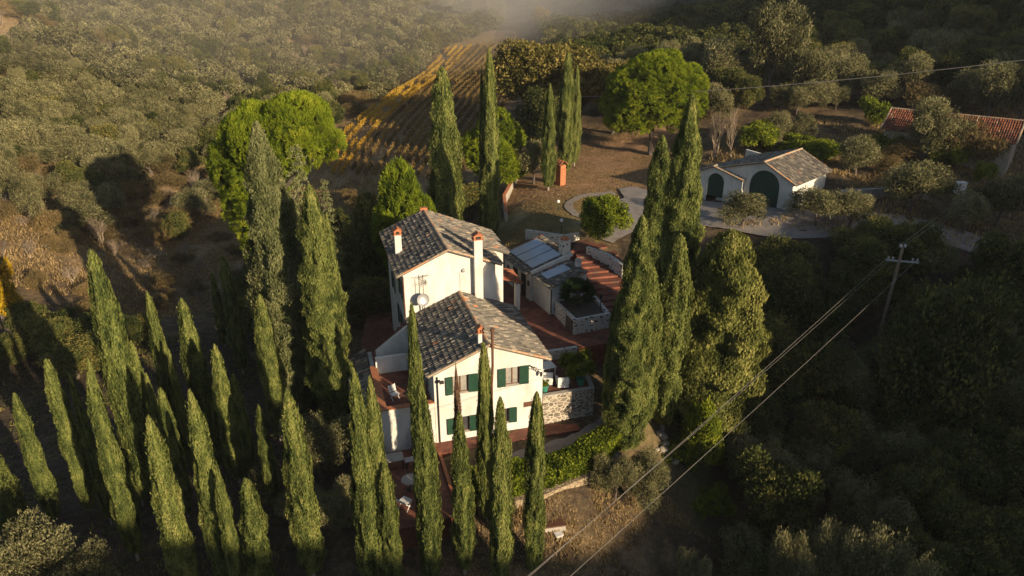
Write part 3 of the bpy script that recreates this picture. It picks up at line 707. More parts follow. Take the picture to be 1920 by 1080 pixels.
# ------------------------------------------------------------------ terraces round the house
def slab(name, polys, mat, label=None, cat=None, kind=None):
    mb = MB()
    for pts, z0, z1 in polys: mb.poly_prism([tuple(sm2w(s, m)[:2]) for s, m in pts], z0, z1)
    o = mb.build(name, mat)
    return tag(o, label, cat, None, kind)
slab('pavement', [([(-1.0, -1.25), (9.6, -1.25), (9.6, -0.02), (-1.0, -0.02)], -0.5, 0.06)], M['terracotta'], kind='structure')
slab('patio', [([(-4.6, -7.2), (-1.2, -7.2), (-1.2, -0.02), (-4.9, -0.02), (-5.0, -1.5)], -1.6, -0.05)], M['terracotta'], kind='structure')
slab('patio_steps', [([(-1.18, -7.2), (-0.2, -7.2), (-0.2, -1.28), (-1.18, -1.28)], -1.6, 0.02)], M['terracotta'], kind='structure')
mb = MB(); mb.box(-1.15, -0.95, -7.2, -1.3, 0.02, 0.16, M=HM); mb.box(-0.15, 0.05, -7.0, -1.3, -0.6, 0.22, M=HM)
tag(mb.build('brick_kerb', M['brick']), 'pair of low brick kerbs running from the house corner down to the patio edge', 'kerb')
slab('terrace', [([(7.28, 0.3), (10.9, 0.3), (11.6, 5.0), (7.28, 5.0)], -1.5, 2.2)], M['terracotta'], kind='structure')
slab('courtyard', [([(6.33, 8.32), (7.27, 8.32), (7.28, 5.01), (17.5, 5.01), (19.8, 8.2), (12.0, 8.2), (11.9, 10.5), (10.6, 21.0), (8.03, 21.0), (8.03, 12.28), (6.33, 12.28)], 0.3, 2.8)], M['terracotta'], kind='structure')
slab('side_path', [([(-4.4, 9.1), (-0.53, 9.1), (-0.53, 19.5), (8.0, 19.5), (8.0, 20.9), (-2.4, 20.9), (-3.2, 17)], -2.2, 0.08)], M['terracotta'], kind='structure')
# stone retaining walls
def wallobj(name, pts, z0, z1, th, mat, label, cat='wall', coping=None, frame=True):
    """a free-standing wall along a line; z1 per point"""
    root = MB(); cp = MB()
    W_ = [sm2w(*p) if frame else Vector((p[0], p[1], 0)) for p in pts]
    zt = z1 if isinstance(z1, (list, tuple)) else [z1] * len(pts)
    zb = z0 if isinstance(z0, (list, tuple)) else [z0] * len(pts)
    for i in range(len(W_) - 1):
        p, q = W_[i], W_[i+1]; d = (q - p).normalized(); nn = Vector((-d.y, d.x, 0)) * th / 2
        q2 = q + d * (th / 2 * 0.98 if i < len(W_) - 2 else 0)
        def blk(mbx, e, za0, zb0, za1, zb1):
            ne = nn * (1 + e)
            vs = [p-ne, q2-ne, q2+ne, p+ne]
            zz0 = [za0, zb0, zb0, za0]; zz1 = [za1, zb1, zb1, za1]
            mbx.add([Vector((v.x, v.y, z)) for v, z in zip(vs, zz0)] + [Vector((v.x, v.y, z)) for v, z in zip(vs, zz1)], [(0,3,2,1),(4,5,6,7),(0,1,5,4),(1,2,6,5),(2,3,7,6),(3,0,4,7)])
        blk(root, 0, zb[i], zb[i+1], zt[i], zt[i+1])
        if coping: blk(cp, 0.2, zt[i] + .002 + .001*i, zt[i+1] + .002 + .001*i, zt[i] + .06 + .003*i, zt[i+1] + .06 + .003*i)
    o = root.build(name, mat)
    tag(o, label, cat)
    if coping: cp.build('coping', coping, o)
    return o
wallobj('stone_wall', [(7.3, 0.16), (10.9, 0.16), (11.75, 4.9)], -0.8, [2.28, 2.28, 2.32], 0.26, M['stonewall'], 'pale mortared stone retaining wall holding up the red terrace beside the house', coping=M['concrete'])
wallobj('terrace_kerb', [(8.6, 4.85), (11.6, 4.9)], 2.1, 2.95, 0.28, M['planterwall'], 'low white kerb wall between the two levels of the red terrace')
wallobj('planter_wall', [(12.05, 10.9), (12.3, 7.15), (15.2, 7.5), (15.3, 11.5)], 2.3, [4.0, 4.05, 4.05, 4.2], 0.26, M['planterwall'], 'white planter wall studded with dark stones around the fan palm', coping=None)
slab('planter_soil', [([(12.1, 7.25), (15.1, 7.6), (15.2, 12), (12.0, 12)], 2.3, 3.85)], M['bark'], kind='structure')
# garden stairs
st = MB()
for k in range(13):
    y0 = 50.6 + k * 0.86; x0 = 8.35 - k * 0.10
    wL, wR = 1.5 - .02 * k, 2.6
    st.poly_prism([(x0 - wL, y0 - .35), (x0 + wR, y0 + .45), (x0 + wR, y0 + 1.35), (x0 - wL, y0 + .55)], 0.5, 2.96 + k * 0.155 + 0.0005 * k)
tag(st.build('garden_stairs', M['terracotta']), 'wide red terracotta garden stairs climbing between the outbuilding and the tall cypresses', 'stairs')
mb = MB(); mb.poly_prism([(5.4, 61.6), (8.9, 62.8), (8.4, 65.2), (6.6, 65.0)], 1, 5.02); tag(mb.build('landing', M['terracotta']), kind='structure')
wallobj('garden_wall', [(1.4, 67.0), (2.8, 65.9), (5.0, 64.2), (6.4, 64.9)], 4.0, [5.3, 5.45, 5.7, 5.7], 0.3, M['planterwall'], 'white stone-studded retaining wall along the lower edge of the lawn', frame=False)
wallobj('stair_wall', [(6.9, 61.6), (8.6, 59.6), (9.6, 57.7), (10.6, 57.9)], 2.5, [5.5, 5.5, 5.3, 5.3], 0.32, M['planterwall'], 'white stone-studded wall stepping down the right side of the garden stairs', frame=False)
wallobj('boundary_wall', [(-0.6, 74), (-0.9, 79), (0.4, 85), (1.5, 90)], 0.5, [4.9, 5.3, 6.2, 6.3], 0.3, M['concrete'], 'grey curved wall with brick coping at the left edge of the garden', coping=M['brick'], frame=False)
wallobj('bank_wall', [(1.6, 58.5), (0.2, 66.0), (-3.2, 70.0)], 1.0, [3.4, 3.5, 3.0], 0.35, M['drystone'], 'rough brown bank wall behind the solar panel outbuilding', frame=False)
wallobj('dry_stone_wall', [(-2.0, 33.4), (1.6, 34.5), (4.8, 36.4), (7.0, 38.8)], -2.6, [-.35, -.4, -.35, -.5], 0.5, M['drystone'], 'rough ochre dry stone wall under the clipped hedge', frame=False)

# ------------------------------------------------------------------ outbuilding with solar panels
ob = empty('outbuilding', (3.13, 52.7, 2.8), 0, 'small white outbuilding with grey solar panels on its tiled roof', 'outbuilding')
OM = Matrix.Translation((3.13, 52.7, 0)) @ Matrix.Rotation(rad(25.5), 4, 'Z')   # local x right, y away
mb = MB()
def shed(mb, x0, x1, y0, y1, zl, zh, z0=2.3):
    v = [(x0,y0,z0),(x1,y0,z0),(x1,y1,z0),(x0,y1,z0),(x0,y0,zl),(x1,y0,zh),(x1,y1,zh),(x0,y1,zl)]
    mb.add([OM @ Vector(p) for p in v], [(0,3,2,1),(4,5,6,7),(0,1,5,4),(1,2,6,5),(2,3,7,6),(3,0,4,7)])
shed(mb, 0, 3.3, 0, 3.1, 5.15, 5.85); shed(mb, -0.25, 3.5, 3.12, 8.3, 5.2, 6.2)
mb.build('wall', M['plaster'], ob)
mb = MB(); slope_tiles(mb, OM @ Vector((3.4, -.15, 6.0)), OM @ Vector((3.4, 3.05, 6.0)), OM @ Vector((-.2, -.15, 5.2)), OM @ Vector((-.2, 3.05, 5.2)), 0.21, 0.36, 5)
slope_tiles(mb, OM @ Vector((3.7, 3.3, 6.38)), OM @ Vector((3.7, 8.5, 6.38)), OM @ Vector((-.5, 3.3, 5.22)), OM @ Vector((-.5, 8.5, 5.22)), 0.21, 0.36, 6)
rf = mb.build('roof', M['tile'], ob)
rb = MB(); ridge_row(rb, OM @ Vector((3.7, 8.5, 6.42)), OM @ Vector((-.5, 8.5, 5.26)), 0.12, 8); rb.build('ridge_tiles', M['brick'], rf)
mb = MB(); mb.add([OM @ Vector(p) for p in ((-.2, 3.02, 5.2), (3.7, 3.02, 6.3), (3.7, 3.26, 6.3), (-.2, 3.26, 5.2), (-.2, 3.02, 5.5), (3.7, 3.02, 6.6), (3.7, 3.26, 6.6), (-.2, 3.26, 5.5))], [(0,3,2,1),(4,5,6,7),(0,1,5,4),(1,2,6,5),(2,3,7,6),(3,0,4,7)])
mb.build('parapet', M['plaster'], ob)
for y0 in (3.65, 5.2, 6.75):
    mb = MB(); z = lambda x: 5.22 + (x + .5) / 4.2 * 1.16 + 0.16
    mb.add([OM @ Vector(p) for p in ((0.15, y0, z(.15)), (2.9, y0, z(2.9)), (2.9, y0+1.4, z(2.9)), (.15, y0+1.4, z(.15)), (0.15, y0, z(.15)+.06), (2.9, y0, z(2.9)+.06), (2.9, y0+1.4, z(2.9)+.06), (.15, y0+1.4, z(.15)+.06))], [(0,3,2,1),(4,5,6,7),(0,1,5,4),(1,2,6,5),(2,3,7,6),(3,0,4,7)])
    mb.build('solar_panel', M['panel'], ob)
mb = MB(); z = lambda x: 5.2 + (x + .2) / 3.6 * .8 + 0.14
mb.add([OM @ Vector(p) for p in ((0.3, 1.2, z(.3)), (2.5, 1.2, z(2.5)), (2.5, 2.4, z(2.5)), (.3, 2.4, z(.3)), (0.3, 1.2, z(.3)+.06), (2.5, 1.2, z(2.5)+.06), (2.5, 2.4, z(2.5)+.06), (.3, 2.4, z(.3)+.06))], [(0,3,2,1),(4,5,6,7),(0,1,5,4),(1,2,6,5),(2,3,7,6),(3,0,4,7)])
mb.build('solar_panel', M['panel'], ob)
for y0 in (4.0, 5.6): 
    mb = MB(); mb.box(-0.29, -0.24, y0, y0+.85, 2.8, 4.85, M=OM); mb.build('door', M['dark'], ob)
for a_, z_ in ((7.3, 4.1), (3.3, 4.1)):
    mb = MB(); mb.box(-0.29, -0.24, a_, a_+.35, z_, z_+.45, M=OM); mb.build('window', M['dark'], ob)
mb = MB(); mb.box(0.95, 1.3, -0.04, 0.01, 4.1, 4.5, M=OM); mb.build('window', M['dark'], ob)
mb = MB(); mb.tube([OM @ Vector((0.0, -.08, 5.1)), OM @ Vector((0.0, -.08, 2.8))], 0.05, 8); mb.build('downpipe', M['iron'], ob)
mb = MB(); mb.box(3.0, 3.75, 3.5, 4.2, 5.9, 7.6, M=OM); ch = mb.build('chimney', M['planterwall'], ob); mb = MB()
mb.lathe([(0.42, 7.6), (0.3, 7.8), (0.05, 7.9)], 8, M=OM @ Matrix.Translation((3.37, 3.85, 0))); mb.build('chimney_cap', M['brick'], ch)
mb = MB(); mb.box(3.1, 3.5, 1.2, 1.6, 4.0, 6.5, M=OM); ch = mb.build('chimney', M['plaster'], ob); mb = MB()
mb.lathe([(0.3, 6.5), (0.26, 6.62), (0.1, 6.75), (0.0, 6.77)], 12, M=OM @ Matrix.Translation((3.3, 1.4, 0))); mb.build('chimney_cap', M['concrete'], ch)
adopt(ob)
# small tiled lean-to porch on the right of the rear block, with white pillar
pc = empty('porch', sm2w(9.0, 12.6, 2.8), 0, 'small tiled porch on a white pillar between the tall block and the outbuilding', 'porch')
mb = MB(); slope_tiles(mb, HM @ Vector((8.03, 12.4, 5.7)), HM @ Vector((8.03, 15.6, 5.7)), HM @ Vector((9.7, 12.4, 5.1)), HM @ Vector((9.7, 15.6, 5.1)), 0.21, 0.36, 99); mb.build('roof', M['tile_red'], pc)
mb = MB(); mb.box(9.1, 9.5, 12.5, 12.9, 2.8, 5.2, M=HM); mb.build('pillar', M['plaster'], pc)
adopt(pc)

# ------------------------------------------------------------------ garage
ga = empty('garage', (27.9, 69.1, 6.4), 0, 'white double garage with big green arched doors and tiled gable roof', 'garage')
ANG = math.atan2(-0.704, 0.710)
GM = Matrix.Translation((27.9, 69.1, 6.4)) @ Matrix.Rotation(ANG, 4, 'Z') @ Matrix.Translation((0, 0, 0))   # local x runs right along the front; the front right corner is x=0
def arch(cx, w, zt, n=14):
    r = w / 2
    return [(cx + r, 0.0)] + [(cx + r * math.cos(t), zt - r + r * math.sin(t)) for t in np.linspace(0, math.pi, n)] + [(cx - r, 0.0)]
def arched_wall(mb, x0, x1, outline_top, cx, w, zt, y=0.0, dep=0.3):
    """front wall with an arched opening: strips between the arch and the outline"""
    A = arch(cx, w, zt)
    def top(x):
        pts = outline_top
        for i in range(len(pts) - 1):
            if pts[i][0] <= x <= pts[i+1][0]:
                t = (x - pts[i][0]) / (pts[i+1][0] - pts[i][0] + 1e-9); return pts[i][1] + t * (pts[i+1][1] - pts[i][1])
        return pts[-1][1]
    P = lambda x, z, yy=y: GM @ Vector((x, yy, z))
    xs = sorted({x0, x1} | {p[0] for p in outline_top if x0 <= p[0] <= x1} | {round(a[0], 5) for a in A})
    def az(x):
        if abs(x - cx) >= w / 2 - 1e-4: return None
        return zt - w/2 + math.sqrt(max(0, (w/2)**2 - (x - cx)**2))
    for i in range(len(xs) - 1):
        xa, xb = xs[i], xs[i+1]; mid = (xa + xb) / 2
        if az(mid) is None: za = zb_ = -1.5
        else:
            za = az(xa) if az(xa) is not None else zt - w/2; zb_ = az(xb) if az(xb) is not None else zt - w/2
        mb.add([P(xa, za), P(xb, zb_), P(xb, top(xb)), P(xa, top(xa))], [(0, 1, 2, 3)])
    for i in range(len(A) - 1):
        mb.add([P(*A[i]), P(*A[i+1]), P(*A[i+1], y + dep), P(*A[i], y + dep)], [(0, 1, 2, 3)])
mb = MB()
Ttop = [(-8.2, 3.1), (-3.23, 4.5), (0, 2.95)]
arched_wall(mb, -8.2, 0, Ttop, -2.98, 3.25, 3.75)
P = lambda x, y, z: GM @ Vector((x, y, z))
mb.add([P(0,0,-1.5), P(0,8,-1.5), P(0,8,2.95), P(0,0,2.95)], [(0,1,2,3)])
mb.add([P(0,8,-1.5), P(-8.2,8,-1.5), P(-8.2,8,3.1), P(-3.23,8,4.5), P(0,8,2.95)], [(0,1,2,3,4)])
mb.add([P(-8.2,8,-1.5), P(-8.2,0,-1.5), P(-8.2,0,3.1), P(-8.2,8,3.1)], [(0,1,2,3)])
mb.build('wall', M['plaster'], ga)
mb = MB()
arched_wall(mb, -11.6, -5.2, [(-11.6, 1.95), (-8.58, 3.2), (-5.2, 2.35)], -8.25, 1.95, 2.6, y=-0.35)
mb.add([P(-5.2,-.35,-1.5), P(-5.2,-.02,-1.5), P(-5.2,-.02,2.3), P(-5.2,-.35,2.35)], [(0,1,2,3)])
mb.add([P(-11.6,5,-1.5), P(-11.6,-.35,-1.5), P(-11.6,-.35,1.95), P(-11.6,5,1.95)], [(0,1,2,3)])
mb.add([P(-8.22,5,-1.5), P(-11.6,5,-1.5), P(-11.6,5,1.95), P(-8.58,5,3.0), P(-8.22,5,2.9)], [(0,1,2,3,4)])
mb.build('wall', M['plaster'], ga)
mb = MB(); slope_tiles(mb, P(-8.62, 0.0, 3.02), P(-8.62, 5.2, 3.02), P(-11.9, 0.0, 1.9), P(-11.9, 5.2, 1.9), 0.25, 0.36, 75); mb.build('roof', M['tile'], ga)
for cx, w_, zt, y in ((-2.98, 3.25, 3.75, 0.18), (-8.25, 1.95, 2.6, -0.17)):
    mb = MB(); A = arch(cx, w_ - .01, zt); mb.add([P(x, y, z) for x, z in A] , [tuple(range(len(A)))])
    k = 10
    for i in range(1, k):
        x = cx - w_/2 + w_ * i / k; hz_ = zt - w_/2 + math.sqrt(max(0, (w_/2)**2 - (x-cx)**2))
        mb.box(x - .015, x + .015, y - .03, y - .003, 0, hz_ - .06, M=GM)
    mb.build('door', M['garage_green'], ga)
gable_roof('roof', ga, GM, -8.6, 0.4, -3.23, -0.2, 8.3, 3.08, 2.85, 4.62, 61, tw=0.25)
gable_roof('roof', ga, GM, -11.9, -5.1, -8.58, -0.55, -0.02, 1.9, 2.42, 3.32, 71, tw=0.25, ends=(0,))
RM4 = GM @ Matrix.Rotation(rad(90), 4, 'Z') @ Matrix.Translation((0, 0, 0))
mb = MB(); mb.box(0.5, 1.6, -.03, .0, 0.9, 2.1, M=RM4); w1 = mb.build('window', M['white'], ga)
for k in range(2): 
    mb = MB(); mb.box(0.56 + k * .52, 1.02 + k * .52, -.045, -.03, 0.98, 2.02, M=RM4); mb.build('pane', M['glass'], w1)
adopt(ga)
wa_, wb_ = at(1400, 280, 84), at(1460, 297, 81)
wallobj('white_wall', [(wa_.x, 84), (wb_.x, 81)], 5.5, [wa_.z, wb_.z], 0.3, M['plaster'], 'plain white wall standing behind the garage roof', frame=False)
wallobj('low_wall', [(34.0, 71.6), (39.0, 72.8), (43.5, 72.2)], 4.5, [8.0, 7.9, 7.6], 0.4, M['concrete'], 'low plastered wall right of the garage behind the olive trees', frame=False)

# ------------------------------------------------------------------ stone barn
ba = empty('barn', (47, 88, 9), 0, 'long stone barn with a red tiled roof half hidden by an olive tree', 'barn')
BM_ = Matrix.Translation((47.3, 89.9, 8.6)) @ Matrix.Rotation(math.atan2(-0.63, 0.78), 4, 'Z') @ Matrix.Rotation(rad(90), 4, 'Z')
# local: ridge along y; here y runs from the far right end (negative) back to 0
mb = MB()
Lb = 13.2
def B(x, y, z): return Matrix.Translation((47.3, 89.9, 8.6)) @ Matrix.Rotation(math.atan2(-0.63, 0.78), 4, 'Z') @ Vector((x, y, z))
mb.add([B(0,-3,-2), B(Lb,-3,-2.5), B(Lb,-3,2.7), B(0,-3,2.7)], [(0,1,2,3)])
mb.add([B(Lb,-3,-2.5), B(Lb,3,-2.5), B(Lb,3,2.7), B(Lb,0,4.5), B(Lb,-3,2.7)], [(0,1,2,3,4)])
mb.add([B(0,3,-2), B(0,-3,-2), B(0,-3,2.7), B(0,0,4.5), B(0,3,2.7)], [(0,1,2,3,4)])
mb.add([B(Lb,3,-2.5), B(0,3,-2), B(0,3,2.7), B(Lb,3,2.7)], [(0,1,2,3)])
mb.build('wall', M['barnstone'], ba)
mb = MB()
slope_tiles(mb, B(-.4,0,4.65), B(Lb+.4,0,4.65), B(-.4,-3.4,2.6), B(Lb+.4,-3.4,2.6), 0.25, 0.4, 3)
slope_tiles(mb, B(-.4,0,4.65), B(Lb+.4,0,4.65), B(-.4,3.4,2.6), B(Lb+.4,3.4,2.6), 0.25, 0.4, 4)
rf = mb.build('roof', M['tile_red'], ba)
mb = MB(); ridge_row(mb, B(-.4,0,4.7), B(Lb+.4,0,4.7), .15, 3)
for x in (-.35, Lb - 4.2, Lb + .35): ridge_row(mb, B(x,-3.4,2.65), B(x,0,4.72), .12, 3)
mb.build('ridge_tiles', M['tile_pale'], rf)
adopt(ba)

# ------------------------------------------------------------------ plants
def unit(v): return v / (np.linalg.norm(v, axis=1)[:, None] + 1e-9)
def leaf_quads(c, ax, nrm, L, Wd):
    """diamond leaves; returns V, Q"""
    ax = unit(ax); side = unit(np.cross(ax, nrm))
    L = np.broadcast_to(L, (len(c),))[:, None]; Wd = np.broadcast_to(Wd, (len(c),))[:, None]
    V = np.stack([c - ax * L / 2, c + side * Wd / 2, c + ax * L / 2, c - side * Wd / 2], 1).reshape(-1, 3)
    Q = np.arange(len(V)).reshape(-1, 4)
    return V, Q
def rsph(rng, n): return unit(rng.normal(size=(n, 3)))
def cyp_profile(t, top=0.9, full=0.0):
    lo = np.clip(t / 0.16, 0, 1) ** 0.45
    hi = (1 - np.clip(t, 0, 1) ** (1.9 + full)) ** top
    return (0.35 + 0.65 * lo) * hi
def make_cypress(name, Ht, R, n, seed, mat, top=0.9, full=0.0, tips=1, leafs=1.0, z0=0.5):
    rng = np.random.default_rng(seed)
    t = rng.random(n * 3); keep = rng.random(n * 3) < cyp_profile(t, top, full) / 1.0 + 0.03
    t = t[keep][:n]; m = len(t); th = rng.random(m) * 2 * np.pi
    ph = rng.random(4) * 6.28
    def rad_(t, th):
        z = t * Ht
        fl = 1 + 0.13 * np.sin(3 * th + ph[0] + z * 0.5) + 0.09 * np.sin(7 * th + ph[1] - z * 0.9) + 0.11 * np.sin(z * 1.9 + ph[2] + 2 * th) + 0.06 * np.sin(z * 4.7 + 5 * th + ph[3])
        return R * cyp_profile(t, top, full) * fl
    clump = vnoise(th * 3.2, t * Ht * 1.6, 1.0, seed)
    r = rad_(t, th) * (0.88 + 0.18 * rng.random(m) + 0.22 * (clump - 0.5)) + 0.02 + (rng.random(m) < 0.035) * rng.random(m) * 0.22
    lean = 0.05 * R * np.sin(t * 5 + ph[0])
    z = z0 + t * (Ht - z0)
    c = np.stack([r * np.cos(th) + lean, r * np.sin(th), z], 1)
    out = np.stack([np.cos(th), np.sin(th), np.zeros(m)], 1)
    ax = np.stack([np.zeros(m), np.zeros(m), np.ones(m)], 1) + out * rng.uniform(-0.05, 0.55, m)[:, None] + rng.normal(size=(m, 3)) * 0.22
    nr = out + rng.normal(size=(m, 3)) * 0.42
    Ls = leafs * rng.uniform(0.12, 0.30, m); V, Q = leaf_quads(c, ax, nr, Ls, Ls * rng.uniform(0.3, 0.5, m))
    tint = np.clip(0.2 + 0.44 * rng.random(m) + 0.5 * (clump - 0.5) + 0.15 * (t > 0.93), 0, 1)
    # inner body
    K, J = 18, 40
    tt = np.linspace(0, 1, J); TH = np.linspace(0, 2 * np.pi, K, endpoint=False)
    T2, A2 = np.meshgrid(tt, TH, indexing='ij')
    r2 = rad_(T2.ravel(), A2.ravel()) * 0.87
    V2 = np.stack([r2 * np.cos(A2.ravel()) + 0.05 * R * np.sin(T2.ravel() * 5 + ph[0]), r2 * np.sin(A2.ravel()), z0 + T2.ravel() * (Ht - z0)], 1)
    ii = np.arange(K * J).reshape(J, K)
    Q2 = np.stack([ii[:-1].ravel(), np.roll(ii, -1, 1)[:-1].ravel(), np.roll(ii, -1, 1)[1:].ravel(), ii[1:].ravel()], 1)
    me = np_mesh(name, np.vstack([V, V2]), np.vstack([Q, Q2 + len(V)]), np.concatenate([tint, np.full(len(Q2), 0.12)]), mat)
    return me
def trunk_mesh(name, Ht, r, mat, forks=0, seed=0, spread=1.0, lean=0.0):
    rnd = random.Random(seed); mb = MB()
    zt = Ht
    mb.tube([(0, 0, -0.8), (0.03, 0, 0.1), (lean * .5, 0.04, zt * 0.5), (lean, 0, zt)], [r * 1.5, r * 1.15, r, r * 0.6], 8)
    for k in range(forks):
        a = k * 6.283 / max(1, forks) + rnd.uniform(-.4, .4); b = zt * rnd.uniform(0.45, 0.95)
        p = Vector((lean * b / zt, 0, b)); L = spread * rnd.uniform(0.7, 1.1)
        d = Vector((math.cos(a), math.sin(a), rnd.uniform(.5, 1.1)))
        mb.tube([p, p + d * L * 0.5 + Vector((0, 0, .1)), p + d * L + Vector((0, 0, L * .35))], [r * 0.55, r * 0.35, r * 0.12], 6)
    o = mb.build(name, mat); me = o.data; bpy.data.objects.remove(o); return me
def lobes_crown(name, lobes, n, seed, mat, leaf=0.24, asp=0.45, up=0.3, core=0.0, tintamp=0.5, fill=0.25, droop=0.0):
    """lobes: (x,y,z,r,flat). Leaves mostly near the lobe shells, so light and dark gaps form between the lobes"""
    rng = np.random.default_rng(seed)
    Lb = np.array(lobes, float); w = Lb[:, 3] ** 2; w /= w.sum()
    k = rng.choice(len(Lb), n, p=w); d = rsph(rng, n)
    rr = np.where(rng.random(n) < fill, rng.random(n) ** 0.5, 1 + 0.12 * rng.normal(size=n))
    nz = vnoise(d[:, 0] * 3 + k * 7.7, d[:, 2] * 3 + d[:, 1] * 2.1, 1.0, seed)
    rr = rr * (0.8 + 0.4 * nz)
    c = Lb[k, :3] + d * (Lb[k, 3] * rr)[:, None] * np.stack([np.ones(n), np.ones(n), Lb[k, 4]], 1)
    ax = d * 0.7 + rng.normal(size=(n, 3)) * 0.6 + np.array([0, 0, up])
    nr = d + rng.normal(size=(n, 3)) * 0.7
    s = leaf * rng.uniform(0.6, 1.35, n)
    V, Q = leaf_quads(c, ax, nr, s, s * asp * rng.uniform(0.7, 1.3, n))
    tint = np.clip(0.25 + 0.4 * rng.random(n) + tintamp * (nz - 0.5) + 0.25 * (rng.random(len(Lb))[k] - 0.5), 0, 1)
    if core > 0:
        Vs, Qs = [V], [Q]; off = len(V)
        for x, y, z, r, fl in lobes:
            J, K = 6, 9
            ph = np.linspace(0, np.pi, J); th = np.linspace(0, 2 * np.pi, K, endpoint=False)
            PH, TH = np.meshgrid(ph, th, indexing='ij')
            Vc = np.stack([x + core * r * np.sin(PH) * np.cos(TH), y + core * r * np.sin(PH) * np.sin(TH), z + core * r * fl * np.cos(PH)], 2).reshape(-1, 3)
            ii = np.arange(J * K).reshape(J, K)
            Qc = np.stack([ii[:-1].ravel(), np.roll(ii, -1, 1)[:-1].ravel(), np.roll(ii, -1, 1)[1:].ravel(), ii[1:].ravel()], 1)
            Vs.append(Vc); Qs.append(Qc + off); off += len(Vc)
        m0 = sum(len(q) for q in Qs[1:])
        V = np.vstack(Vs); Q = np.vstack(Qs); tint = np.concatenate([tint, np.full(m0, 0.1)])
    return np_mesh(name, V, Q, tint, mat)
def rand_lobes(seed, n, R, Hc, z0, r=(0.45, 0.8), flat=0.8):
    rnd = random.Random(seed); out = [(0, 0, z0 + Hc * 0.48, R * 0.5, Hc / R * 0.46)]
    for i in range(n):
        a = i * 2.4 + rnd.uniform(-.4, .4); q = rnd.uniform(0.35, 1.0) ** 0.6
        zz = rnd.uniform(0.15, 1.0); lim = math.sqrt(max(0.05, 1 - (zz * 2 - 1) ** 2 * 0.8)) 
        e_ = 1 + 0.28 * math.sin(a * 2 + seed) + 0.18 * math.sin(a * 3 + seed * 2)
        out.append((R * 0.80 * q * lim * e_ * math.cos(a), R * 0.80 * q * lim * e_ * math.sin(a), z0 + Hc * (0.10 + 0.80 * zz * (0.8 + 0.2 * e_)), R * rnd.uniform(*r) * 0.6, flat * rnd.uniform(.8, 1.2)))
    return out
def make_pine(name, R, Hc, z0, tufts, seed, mat, dome=True, per=26, tl=0.34, lumps=9, custom=None):
    """tufts of needles on a domed crown made of a few rounded lobes"""
    rng = np.random.default_rng(seed)
    rnd = random.Random(seed)
    lob = []
    for i in range(lumps):
        a = i * 2.4; q = math.sqrt((i + 0.5) / lumps)
        lob.append((R * 0.66 * q * math.cos(a), R * 0.66 * q * math.sin(a), z0 + Hc * (0.62 if dome else rnd.uniform(.25, .75)) * (1 - 0.35 * q * q), R * rnd.uniform(0.34, 0.46), rnd.uniform(.6, .8) if dome else 1.0))
    if not dome: lob.append((0, 0, z0 + Hc * .5, R * .6, Hc / R * .6))
    if custom: lob = custom
    Lb = np.array(lob); wgt = Lb[:, 3] ** 2 / (Lb[:, 3] ** 2).sum(); k = rng.choice(len(Lb), tufts * 3, p=wgt); d = rsph(rng, tufts * 3)
    if dome: d[:, 2] = np.where((d[:, 2] < -0.3) & (rng.random(len(d)) < .5), -d[:, 2], d[:, 2])
    d = unit(d)
    c = Lb[k, :3] + d * Lb[k, 3:4] * np.stack([np.ones(len(k)), np.ones(len(k)), Lb[k, 4]], 1)
    nzz = vnoise(c[:, 0] * 1.0 + 50, c[:, 1] * 1.0 + c[:, 2] * .7, 1.1, seed); nz2 = vnoise(c[:, 0] + 9, c[:, 2] + c[:, 1] * .5, 2.1, seed + 3)
    c = c + d * (0.75 * (nzz - 0.5) + 0.5 * (nz2 - .5))[:, None]
    # drop tufts buried inside other lobes
    inside = np.zeros(len(c), bool)
    for j in range(len(Lb)):
        q = (c - Lb[j, :3]) / np.array([1, 1, Lb[j, 4]]); inside |= (np.linalg.norm(q, axis=1) < Lb[j, 3] * 0.88) & (k != j)
    c, d = c[~inside][:tufts], d[~inside][:tufts]; tn = nzz[~inside][:tufts]; m = len(c)
    g = unit(d * 0.8 + np.array([0, 0, 0.7]))
    cc = np.repeat(c, per, 0); gg = np.repeat(g, per, 0)
    dirs = unit(gg * 0.75 + rng.normal(size=(m * per, 3)) * 0.55)
    s = tl * rng.uniform(0.6, 1.2, m * per)
    pos = cc + dirs * (s * 0.5)[:, None] + rng.normal(size=cc.shape) * 0.07
    V, Q = leaf_quads(pos, dirs, rng.normal(size=(m * per, 3)), s, s * 0.15)
    tt = np.repeat(0.05 + 0.4 * rng.random(m) + 0.4 * tn, per) + 0.3 * (rng.random(m * per) - .3)
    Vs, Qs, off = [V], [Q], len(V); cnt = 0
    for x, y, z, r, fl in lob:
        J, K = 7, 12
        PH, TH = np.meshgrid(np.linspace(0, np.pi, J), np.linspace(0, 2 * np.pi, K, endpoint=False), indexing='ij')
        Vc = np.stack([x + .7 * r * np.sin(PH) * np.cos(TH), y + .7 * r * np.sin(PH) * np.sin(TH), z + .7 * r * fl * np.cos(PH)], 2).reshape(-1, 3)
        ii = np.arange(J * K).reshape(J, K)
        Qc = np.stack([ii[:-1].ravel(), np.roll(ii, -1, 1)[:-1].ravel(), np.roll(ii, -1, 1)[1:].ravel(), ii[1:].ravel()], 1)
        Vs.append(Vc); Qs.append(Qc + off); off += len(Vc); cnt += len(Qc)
    return np_mesh(name, np.vstack(Vs), np.vstack(Qs), np.concatenate([np.clip(tt, 0, 1), np.full(cnt, 0.08)]), mat)

